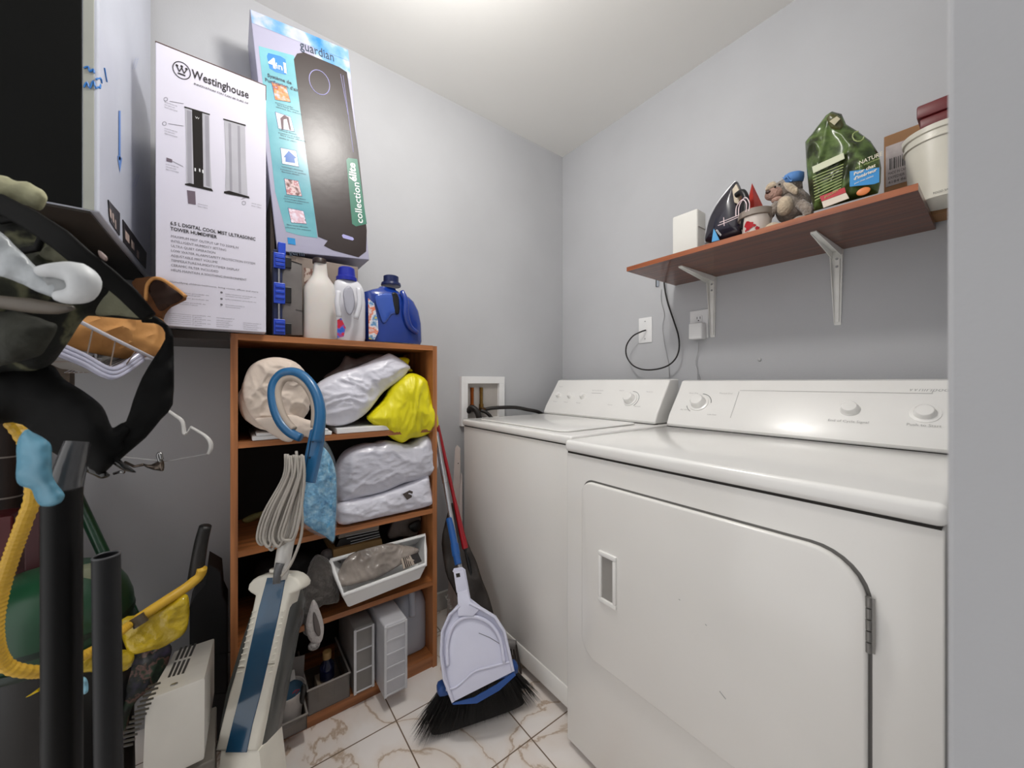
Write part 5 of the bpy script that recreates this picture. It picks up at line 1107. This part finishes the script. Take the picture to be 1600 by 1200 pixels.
# camouflage backpack, straps and bits hanging close to the doorway
CAMO = ramp_mat('camouflage_fabric', [(.36, '040503'), (.47, '0d0f08'), (.51, '5c5c44'), (.55, '24271a'), (.60, '070805')], 9, .85, bump=.3, bscale=60, interp='EASE')
OLV = mat('olive_canvas', '74745f', .85, var=.25, scale=14, bump=.3, bscale=70)
bp_ = thing('camo_backpack', 'slumped camouflage backpack with olive flaps at the left edge', 'backpack', tuple(PD(40, 560, .46)))
b = B(); P = [PD(-90, 330, .46), PD(-20, 300, .46), PD(30, 318, .46), PD(70, 350, .46), PD(110, 385, .47), PD(150, 410, .48), PD(185, 440, .49), PD(236, 492, .50), PD(214, 500, .50), PD(150, 494, .49), PD(130, 500, .48), PD(100, 545, .47), PD(70, 575, .46), PD(0, 585, .45), PD(-90, 590, .45)]
b.puff(P, 'cam', .035, .08, r=.08, wr=.010, fr=12, seed=31, step=.006); mk('main_body', b, CAMO, bp_, smooth=True)
b = B(); P = [PD(150, 492, .46), PD(158, 470, .46), PD(170, 455, .46), PD(166, 438, .46), PD(176, 425, .46), PD(188, 440, .46), PD(212, 468, .47), PD(238, 495, .47), PD(222, 498, .47), PD(185, 493, .465)]
b.puff(P, 'cam', .006, .01, r=.02, wr=.003, fr=20, seed=32, step=.004); mk('flap', b, OLV, bp_, smooth=True)
b = B(); P = [PD(60, 400, .44), PD(85, 375, .44), PD(104, 372, .445), PD(130, 395, .45), PD(158, 420, .455), PD(130, 428, .45), PD(95, 412, .445)]
b.puff(P, 'cam', .005, .01, r=.02, wr=.003, fr=20, seed=33, step=.004); mk('flap', b, OLV, bp_, smooth=True)
b = B(); P = [PD(-60, 285, .44), PD(0, 274, .44), PD(20, 281, .44), PD(48, 286, .44), (PD(70, 300, .44)), PD(74, 312, .44), PD(64, 328, .44), PD(50, 325, .44), PD(20, 318, .44), PD(-60, 330, .44)]
b.puff(P, 'cam', .012, .03, r=.02, wr=.003, fr=20, seed=34, step=.004); mk('top_roll', b, mat('pale_olive_canvas', 'b3b18f', .85, var=.3, scale=18, bump=.3, bscale=60), bp_, smooth=True)
b = B(); P = [PD(-60, 490, .42), PD(0, 484, .42), PD(40, 490, .42), PD(70, 500, .42), PD(90, 510, .42), PD(75, 540, .42), PD(50, 560, .42), PD(-60, 575, .42)]
b.puff(P, 'cam', .02, .03, r=.04, wr=.006, fr=16, seed=35, step=.005); mk('pocket', b, mat('grey_olive_canvas', '2c2d24', .8, var=.3, scale=14, bump=.3, bscale=60), bp_, smooth=True)
def ribbon(pts, r, flat_, m, name, parent=None, label=None, cat=None):
    # flat webbing: an oval tube
    b = B(); pts = [V(p) for p in pts]; secs = []
    for i, p in enumerate(pts):
        d = (pts[min(i+1, len(pts)-1)]-pts[max(i-1, 0)]).normalized(); sdv = d.cross(TOC).normalized()
        rr = r[i] if isinstance(r, list) else r
        secs.append((p, sdv, TOC, rr, flat_, 2.5))
    b.loft(secs, 16); o = mk(name, b, m, parent, smooth=True)
    if label: tag(o, label, cat)
    return o
ribbon([PD(-60, 300, .42), PD(0, 318, .42), PD(50, 345, .42), PD(95, 375, .42), PD(130, 405, .42), PD(165, 430, .43), PD(200, 460, .44), PD(232, 495, .45)], [.009, .011, .012, .013, .012, .011, .011, .009], .004, mat('charcoal_webbing', '0b0b0a', .6, spec=.12, var=.2), 'shoulder_strap', bp_)
ribbon([PD(0, 345, .43), PD(30, 340, .43), PD(55, 352, .43), PD(66, 370, .43), PD(58, 388, .43), PD(35, 392, .43)], .004, .003, MATS['charcoal_webbing'], 'ring_loop', bp_)
b = B(); b.puff([PD(153, 392, .425), PD(160, 394, .425), PD(168, 402, .425), PD(166, 408, .425), PD(156, 402, .425)], 'cam', .002, .002, r=.004, step=.0015); mk('buckle_glint', b, mat('pink_beige_tab', '94807a', .4), bp_, smooth=True)
ribbon([PD(-70, 330, .46), PD(-90, 290, .47), V((-.90, -.36, 1.36)), V((-1.0, -.40, 1.383))], .010, .003, MATS['charcoal_webbing'], 'hanging_strap', bp_)
# white plastic strap lying over the backpack
ws = thing('white_plastic_strap', 'white translucent plastic strap folded over the camouflage backpack', 'strap', tuple(PD(60, 460, .38)))
WST = mat('white_strap_plastic', 'dfe2e4', .45, alpha=.97, var=.15, scale=10)
b = B(); P = [PD(-40, 350, .38), PD(0, 362, .38), PD(18, 378, .38), PD(45, 405, .38), PD(66, 425, .38), PD(95, 450, .38), PD(104, 462, .38), (PD(80, 464, .38)), PD(50, 452, .38), PD(20, 438, .38), PD(-40, 420, .38)]
b.puff(P, 'cam', .004, .004, r=.02, wr=.002, fr=30, seed=40, step=.004); mk('strap_band', b, mat('grey_blue_film', 'c6ccd0', .3, alpha=.88, var=.25, scale=12, bump=.4, bscale=30), ws, smooth=True)
b = B(); b.tube([PD(62, 424, .375), PD(92, 423, .375), PD(120, 428, .375), PD(131, 441, .375), PD(127, 456, .375), PD(110, 463, .375), PD(90, 463, .375)], [.005, .008, .012, .013, .011, .008, .005], 12, smooth_n=4); mk('folded_loop', b, WST, ws, smooth=True)
b = B(); b.puff([PD(x, y, .38) for x, y in ((66, 430), (98, 430), (116, 440), (112, 452), (92, 460), (76, 448))], 'cam', .003, .003, r=.01, step=.002); mk('loop_shade', b, mat('strap_shade_grey', '8c8f90', .5), ws, smooth=True)  # grey patch painting the shadow inside the folded loop
b = B(); b.tube([PD(-40, 465, .40), PD(0, 472, .40), PD(50, 478, .40), PD(90, 482, .40), PD(115, 481, .40)], [.006, .007, .008, .006, .002], 10, smooth_n=3); mk('lower_band', b, mat('taupe_band', '5c544a', .5, var=.25), ws, smooth=True)

# black strap and black bag body below
kb = thing('black_shoulder_bag', 'black bag whose wide strap makes a V in front of the wall', 'bag', tuple(PD(120, 740, .45)))
BK = mat('matt_black_fabric', '050505', .8, spec=.2)
b = B(); P = [PD(-100, 545, .47), PD(0, 560, .47), PD(60, 568, .47), PD(84, 572, .47), PD(100, 592, .47), PD(132, 612, .47), PD(160, 635, .47), PD(172, 662, .47), PD(178, 668, .47), (PD(194, 660, .47)), PD(204, 672, .47), PD(196, 700, .47), PD(180, 722, .47), PD(160, 742, .47), PD(140, 735, .47), PD(125, 722, .47), PD(100, 715, .47), PD(80, 705, .47), PD(55, 680, .47), PD(20, 660, .47), PD(-100, 655, .47)]
b.puff(P, 'cam', .02, .04, r=.05, wr=.004, fr=12, seed=41, step=.006); mk('bag_body', b, BK, kb, smooth=True)
b = B(); P = [PD(222, 492, .50), PD(244, 494, .50), PD(262, 508, .50), PD(271, 525, .50), PD(272, 580, .50), PD(270, 632, .50), PD(252, 655, .49), PD(228, 684, .48), PD(195, 712, .47), PD(178, 725, .47), PD(170, 700, .47), PD(180, 668, .47), PD(197, 658, .47), PD(208, 625, .48), PD(222, 590, .49), PD(240, 560, .50), PD(258, 530, .50), PD(254, 512, .50), PD(240, 505, .50), PD(222, 504, .50)]
b.puff(P, 'cam', .006, .008, r=.015, wr=.001, fr=12, seed=42, step=.004, sm=2); mk('wide_strap', b, BK, kb, smooth=True)
for pts in ([(130, 722), (150, 728), (172, 742), (160, 748), (145, 742), (128, 732)], [(166, 715), (180, 712), (196, 725), (213, 738), (196, 736), (178, 726)]):
    b = B(); b.puff([PD(x, y, .47) for x, y in pts], 'cam', .004, .004, r=.01, step=.003); mk('strap_tab', b, mat('shiny_black', '16130f', .25), kb, smooth=True)

# wire hanger with clips
hg = thing('clothes_hanger', 'thin white hanger with dark metal clips hanging behind the black strap', 'hanger', tuple(PD(290, 700, .85)))
HM = mat('white_hanger_wire', 'c9c7c4', .3); HD = .85
b = B(); b.tube([PD(x, y, HD) for x, y in ((262, 641), (272, 648), (284, 657), (287, 668), (288, 676), (291, 678))], [.003, .0035, .004, .004, .0045, .004], 8, smooth_n=4)
b.tube([PD(x, y, HD) for x, y in ((298, 667), (310, 674), (322, 682), (329, 692), (329, 702), (325, 709))], [.0025, .003, .0035, .0045, .0045, .003], 8, smooth_n=4); b.tube([PD(x, y, HD) for x, y in ((291, 678), (294, 674), (298, 667))], .0015, 6)
b.tube([PD(262, 641, HD), PD(263, 615, HD), PD(258, 585, .86), PD(250, 562, .87), PD(243, 558, .875)], .002, 6, smooth_n=3)
mk('hanger_arm', b, HM, hg, smooth=True)
b = B(); b.tube([PD(326, 709, HD), PD(258, 721, HD)], .0012, 6); b.tube([PD(258, 721, HD), PD(175, 712, .84)], .0012, 6); mk('lower_bar', b, mat('pale_bar', '9a9898', .3), hg)
b = B(); b.puff([PD(x, y, .84) for x, y in ((222, 724), (236, 726), (254, 718), (256, 735), (244, 735), (230, 731))], 'cam', .006, .006, r=.008, step=.003); b.tube([PD(195, 722, .84), PD(210, 729, .84), PD(224, 726, .84)], .003, 8)
mk('metal_clip', b, mat('dark_clip', '5a5048', .25, metal=.8, var=.3), hg, smooth=True)
b = B(); b.tube([PD(251, 722, .838), PD(247, 712, .838), PD(250, 708, .838), PD(253, 718, .838)], .0035, 8, smooth_n=3); mk('clip_lever', b, CHROME, hg, smooth=True)
b = B(); b.tube([PD(178, 740, .84), PD(188, 737, .84), PD(194, 738, .84)], .003, 8); mk('clip_lever', b, CHROME, hg, smooth=True)

# blue handle and black vacuum tubes
vt = thing('vacuum_wand', 'thick black vacuum wand standing at the left with a pale blue handle grip', 'vacuum cleaner', tuple(V((PD(98, 900, .42).x, PD(98, 900, .42).y, 0))))
q = PD(97, 900, .42); b = B(); b.tube([(q.x, q.y, .06), (q.x, q.y, PD(98, 765, .42).z)], .0158, 20); mk('wand_tube', b, mat('satin_black', '050505', .45, spec=.2), vt, smooth='auto')
b = B(); b.tube([PD(97, 790, .42), PD(106, 745, .43), PD(122, 690, .44)], [.0150, .014, .011], 16, smooth_n=3); mk('wand_neck', b, mat('dark_grey_gloss', '3a3a3c', .25, coat=.5), vt, smooth='auto')
b = B(); P = [PD(x, y, .385) for x, y in ((40, 671), (52, 676), (78, 692), (81, 715), (82, 742), (90, 758), (101, 773), (97, 784), (85, 790), (66, 791), (55, 780), (48, 764), (27, 754), (26, 720), (27, 690))]
b.puff(P, 'cam', .012, .018, r=.02, wr=0, step=.003, k=.6); mk('blue_grip', b, mat('pale_blue_plastic', '5d97b0', .4, var=.15, scale=12), vt, smooth=True)
b = B(); b.loft([((q.x, q.y, .003), X_, Y_, .075, .06, 3), ((q.x, q.y, .04), X_, Y_, .07, .055, 3), ((q.x, q.y, .08), X_, Y_, .035, .035, 2)]); mk('floor_base', b, BLACK_PL, vt, smooth='auto')
qa, qb = PD(166, 868, .42), PD(170, 1200, .42); dv_ = (qb-qa).normalized(); qf = qa+dv_*((qa.z-.004)/-dv_.z)
p2 = thing('open_tube', 'black plastic tube with an open top end standing beside the thicker black wand', 'tube', (qf.x, qf.y, 0))
b = B(); b.tube([qa, qf], .0116, 24, caps=False); b.tube([qa, qa.lerp(qf, .3)], .0100, 24, caps=False); mk('tube_wall', b, mat('charcoal_tube', '191a1c', .5, spec=.3), p2, smooth='auto')
b = B(); ring = []; u_ = dv_.orthogonal().normalized(); v2_ = dv_.cross(u_)
b.tube([qa+(u_*math.cos(a*PI/16)+v2_*math.sin(a*PI/16))*.0109 for a in range(33)], .0011, 8, caps=False); mk('tube_rim', b, mat('worn_rim', '4a4b4e', .4), p2, smooth=True)
b = B(); b.lathe(qa+dv_*.06, [(.0099, 0), (.0099, .001)], dv_); mk('tube_plug', b, BLACK_PL, p2)

# green broom stick
ga, gb2 = PD(103, 740, 1.0), PD(214, 975, .98); dg = (gb2-ga).normalized(); gf = ga+dg*((ga.z-.003)/-dg.z)
b = B(); b.tube([ga, gf], .0125, 14); tag(mk('green_pole', b, mat('dark_green_gloss', '0c3a22', .3, coat=.3), smooth='auto'), 'dark green broom stick leaning behind the black tubes', 'pole')

# yellow hose, handle and bag
YH = mat('yellow_hose', 'd4a832', .45, var=.08)
yh = thing('yellow_hose', 'ribbed yellow vacuum hose curling at the left edge and running up to a black grip', 'hose', tuple(PD(100, 1040, .6)))
b = B(); b.tube([PD(x, y, d) for x, y, d in ((20, 660, .50), (44, 700, .50), (52, 770, .50), (38, 815, .50), (18, 870, .50), (0, 930, .50), (-8, 990, .50), (5, 1035, .52), (40, 1049, .54), (85, 1046, .58), (130, 1025, .63), (165, 1005, .70), (200, 978, .78), (218, 966, .80))], .0085, 14, smooth_n=8, ribs=.006); mk('ribbed_hose', b, YH, yh, smooth=False)
b = B(); b.tube([PD(214, 968, .80), PD(255, 941, .83), PD(292, 917, .87), PD(311, 900, .89), PD(316, 888, .89)], [.0105, .0105, .011, .011, .010], 14, smooth_n=5); mk('smooth_wand', b, YH, yh, smooth=True)
b = B(); b.tube([PD(213, 963, .795), PD(221, 976, .795)], .0125, 14); mk('hose_clamp', b, mat('dark_clamp', '4a4034', .4), yh, smooth='auto')
b = B(); b.tube([PD(305, 908, .895), PD(309, 880, .895), PD(315, 845, .90), PD(321, 822, .90)], [.0155, .0145, .0135, .0125], 14, smooth_n=4); mk('black_grip', b, mat('worn_black_rubber', '1a1716', .5, var=.3, bump=.3, bscale=50), yh, smooth=True)
YB = mat('yellow_film_bag', 'c9ac22', .25, var=.2, scale=8, bump=.8, bdist=.02, bscale=22, coat=.3)
b = B(); P = [PD(190, 968, .80), PD(230, 958, .82), PD(262, 942, .84), PD(290, 928, .86), (PD(296, 945, .86)), PD(294, 975, .86), PD(286, 992, .85), PD(262, 1008, .84), PD(230, 1018, .82), PD(205, 1022, .80), PD(192, 1000, .80)]
b.puff(P, 'cam', .012, .02, r=.03, wr=.007, fr=20, seed=51, step=.005); tag(mk('yellow_bag', b, YB, smooth=True), 'crumpled glossy yellow bag hanging below the yellow hose handle', 'plastic bag')
b = B(); P = [PD(40, 1090, .62), PD(70, 1068, .64), PD(120, 1035, .66), PD(160, 1012, .70), PD(205, 1018, .74), PD(208, 1035, .74), PD(190, 1050, .74), PD(140, 1050, .68), PD(90, 1075, .64)]
b.puff(P, 'cam', .01, .01, r=.02, wr=.004, fr=20, seed=52, step=.005); tag(mk('yellow_strap', b, YB, smooth=True), 'yellow plastic strap between the two black tubes low at the left', 'strap')

# green canister
cv_ = PD(84, 980, .80); gc_ = thing('green_canister', 'dark green domed canister vacuum body behind the black tubes', 'vacuum cleaner', (cv_.x, cv_.y, 0))
zt0 = PD(75, 880, .82).z
b = B(); b.lathe((cv_.x, cv_.y, 0), [(0.1197, zt0-0.146), (0.1233, zt0-0.124), (0.1206, zt0-0.093), (0.1116, zt0-0.062), (0.0954, zt0-0.031), (0.0702, zt0-0.011), (0.0360, zt0-0.002), (0.0000, zt0)], seg=48); mk('dome', b, ramp_mat('green_gloss_plastic', [(.3, '0c2617'), (.55, '1f4d33'), (.75, '2c6a48')], 3, .3), gc_, smooth='auto')
b = B(); b.lathe((cv_.x, cv_.y, 0), [(0.1242, zt0-0.162), (0.1269, zt0-0.155), (0.1242, zt0-0.146)], seg=48); b.lathe((cv_.x, cv_.y, 0), [(0.1238, zt0-0.127), (0.1242, zt0-0.121), (0.1224, zt0-0.115)], seg=48); mk('rim_band', b, mat('dark_green_band', '0a1f14', .35), gc_, smooth='auto')
b = B(); b.lathe((cv_.x, cv_.y, 0), [(.11, 0), (.125, .01), (0.1197, zt0-0.186), (0.1197, zt0-0.163)], seg=48); mk('drum', b, BLACK_PL, gc_, smooth='auto')
b = B(); c_ = PD(131, 885, .80); b.box((c_.x-.02, c_.y-.01, zt0-.05), (c_.x+.015, c_.y+.02, zt0+.002), .004); mk('top_highlight', b, mat('khaki_highlight', '7c8068', .5), gc_, smooth='auto')  # pale highlight on the dome, put in as a khaki block

# portable heater (cream, louvred)
ht = thing('louvred_heater', 'cream metal heater with black slots lying tilted in front of the wall', 'heater', tuple(PD(270, 1100, .85)))
CR = mat('cream_metal', 'c2beb6', .35, var=.06)
A1, A2 = PD(272, 1018, .95), PD(335, 997, 1.0); rv_ = ray(372, 846); A3, A4 = A2-rv_*.29, A1-rv_*.29
nn = (A3-A2).cross(A1-A2).normalized(); nn = nn if nn.z > 0 else -nn
def HF(u, v, e=0): return A1.lerp(A2, u).lerp(A4.lerp(A3, u), v)+nn*e
def drop(p): return V((p.x-.03, p.y-.02, .002))
b = B(); b.prism([HF(0, 0), HF(1, 0), HF(1, 1), HF(0, 1)], -nn, .13, .004, 2); mk('housing', b, CR, ht, smooth='auto')
b = B(); lowz = min(v.z for v in (HF(0, 0, -.13), HF(1, 0, -.13), HF(1, 1, -.13), HF(0, 1, -.13)))
b.box((HF(.5, .5, -.1).x-.08, HF(.5, .5, -.1).y-.05, 0), (HF(.5, .5, -.1).x+.08, HF(.5, .5, -.1).y+.05, lowz+.03), .003); mk('foot_stand', b, mat('heater_foot', '6a655e', .5), ht)
def pt_uv(px, py):   # image point onto the heater's face
    r_ = ray(px, py); k = (A1-C0).dot(nn)/r_.dot(nn); return C0+r_*k
for k in range(4):
    for (yy, hh) in ((1012, 21), (1036, 24)):
        x0 = 274+k*7.2 - (yy-1012)*.42; b = B(); b.prism([pt_uv(x0+8, yy-k*2), pt_uv(x0+12, yy-1-k*2), pt_uv(x0+12-hh*.42, yy+hh-k*2-2), pt_uv(x0+8-hh*.42, yy+hh-k*2-1)], nn, .0008)
        mk('black_slot', b, DARKGAP, ht)
b = B(); c_ = pt_uv(272, 1070); b.lathe(c_, [(.0055, 0), (.0055, .002), (.003, .0025)], nn, 12); mk('screw', b, STEEL, ht)
for k in range(13):
    yy = 1066+k*8; xx = 247-k*3.6; b = B(); b.prism([pt_uv(xx-16-k*.6, yy+6), pt_uv(xx+4, yy), pt_uv(xx+4, yy+2.6), pt_uv(xx-16-k*.6, yy+9)], nn, .001); mk('louvre_slot', b, mat('louvre_dark', '33302c', .6), ht)

# dark floral stuff between tubes and heater, dark case by the bookcase
b = B(); P = [PD(195, 1025, .86), PD(225, 1012, .9), PD(262, 1005, .93), PD(268, 1020, .93), PD(250, 1060, .9), PD(225, 1085, .86), PD(205, 1110, .84), PD(195, 1160, .82), PD(180, 1160, .82), PD(188, 1080, .84)]
b.puff(P, 'cam', .012, .03, r=.03, wr=.006, fr=20, seed=61, step=.005); tag(mk('floral_bag', b, ramp_mat('dark_floral_print', [(.38, '0a120a'), (.48, '1c3320'), (.53, '6a4a44'), (.56, '101c10'), (.70, '3a304a'), (.75, '162214')], 24, .5), smooth=True), 'dark green floral patterned bag squeezed between the black tube and the heater', 'bag')
b = B(); P = [PD(128, 1058, .62), PD(136, 1062, .62), PD(138, 1080, .62), PD(130, 1085, .62), PD(124, 1070, .62)]; b.puff(P, 'cam', .006, .006, r=.01, step=.003)
tag(mk('pale_blue_cap', b, mat('pale_blue_cap_plastic', '7fb0c4', .4), smooth=True), 'small pale blue plastic cap between the two black tubes', 'cap')
cs = thing('dark_case', 'dark grey case standing on the floor against the wall left of the bookcase', 'case', (-1.48, -.1, 0))
CX = -1.42; DK = mat('dark_grey_case', '232427', .6, var=.08)
ya, yb3 = PX(296, 1000, CX).y, -.006
b = B(); b.prism([V((CX, ya, .001)), V((CX, yb3, .001)), V((CX, yb3, PX(368, 942, CX).z)), V((CX, PX(349, 930, CX).y, PX(349, 930, CX).z)), V((CX, PX(346, 893, CX).y, PX(346, 893, CX).z)), V((CX, PX(325, 881, CX).y, PX(325, 881, CX).z)), V((CX, PX(320, 915, CX).y, PX(320, 915, CX).z)), V((CX, PX(303, 935, CX).y, PX(303, 935, CX).z)), V((CX, ya, PX(296, 950, CX).z))], -X_, .11, .004); mk('case_body', b, DK, cs)
b = B(); b.tube([PX(330, 1024, CX+.0005), PX(366, 1018, CX+.0005)], .001, 5); b.tube([PX(336, 1085, CX+.0005), PX(352, 1083, CX+.0005)], .001, 5); mk('case_seam', b, BLACK_PL, cs)
# rolled mat and red box at the far left
rm = thing('rolled_mat', 'dark brown rolled mat with pale ties at the far left edge', 'mat', tuple(V((PD(10, 800, .75).x, PD(10, 800, .75).y, 0))))
q = PD(10, 800, .95); b = B(); b.tube([(q.x, q.y, .001), (q.x, q.y, PD(10, 622, .95).z)], .026, 18); mk('roll', b, mat('dark_brown_mat', '2e1c12', .7, var=.4, scale=30, stretch=(1, 1, .1)), rm, smooth='auto')
for y_ in (659, 714, 777): b = B(); b.lathe((q.x, q.y, PD(10, y_, .95).z), [(.027, 0), (.027, .004)]); mk('tie', b, mat('pale_tie', '8a8078', .5), rm, smooth='auto')
b = B(); q = PD(-6, 840, .85); b.box((q.x-.06, q.y-.03, .001), (q.x+.02, q.y+.03, q.z+.05), .004); tag(mk('red_box', b, mat('deep_red_box', '5a0e14', .4)), 'deep red box mostly hidden behind the yellow hose at the left edge', 'box')
b = B(); q = PD(54, 800, .82); b.box((q.x-.02, q.y-.012, .001), (q.x+.01, q.y+.012, PD(54, 770, .82).z), .003); tag(mk('maroon_bar', b, mat('maroon_paint', '3c0c12', .4)), 'narrow dark maroon bar standing behind the thick black wand', 'bar')
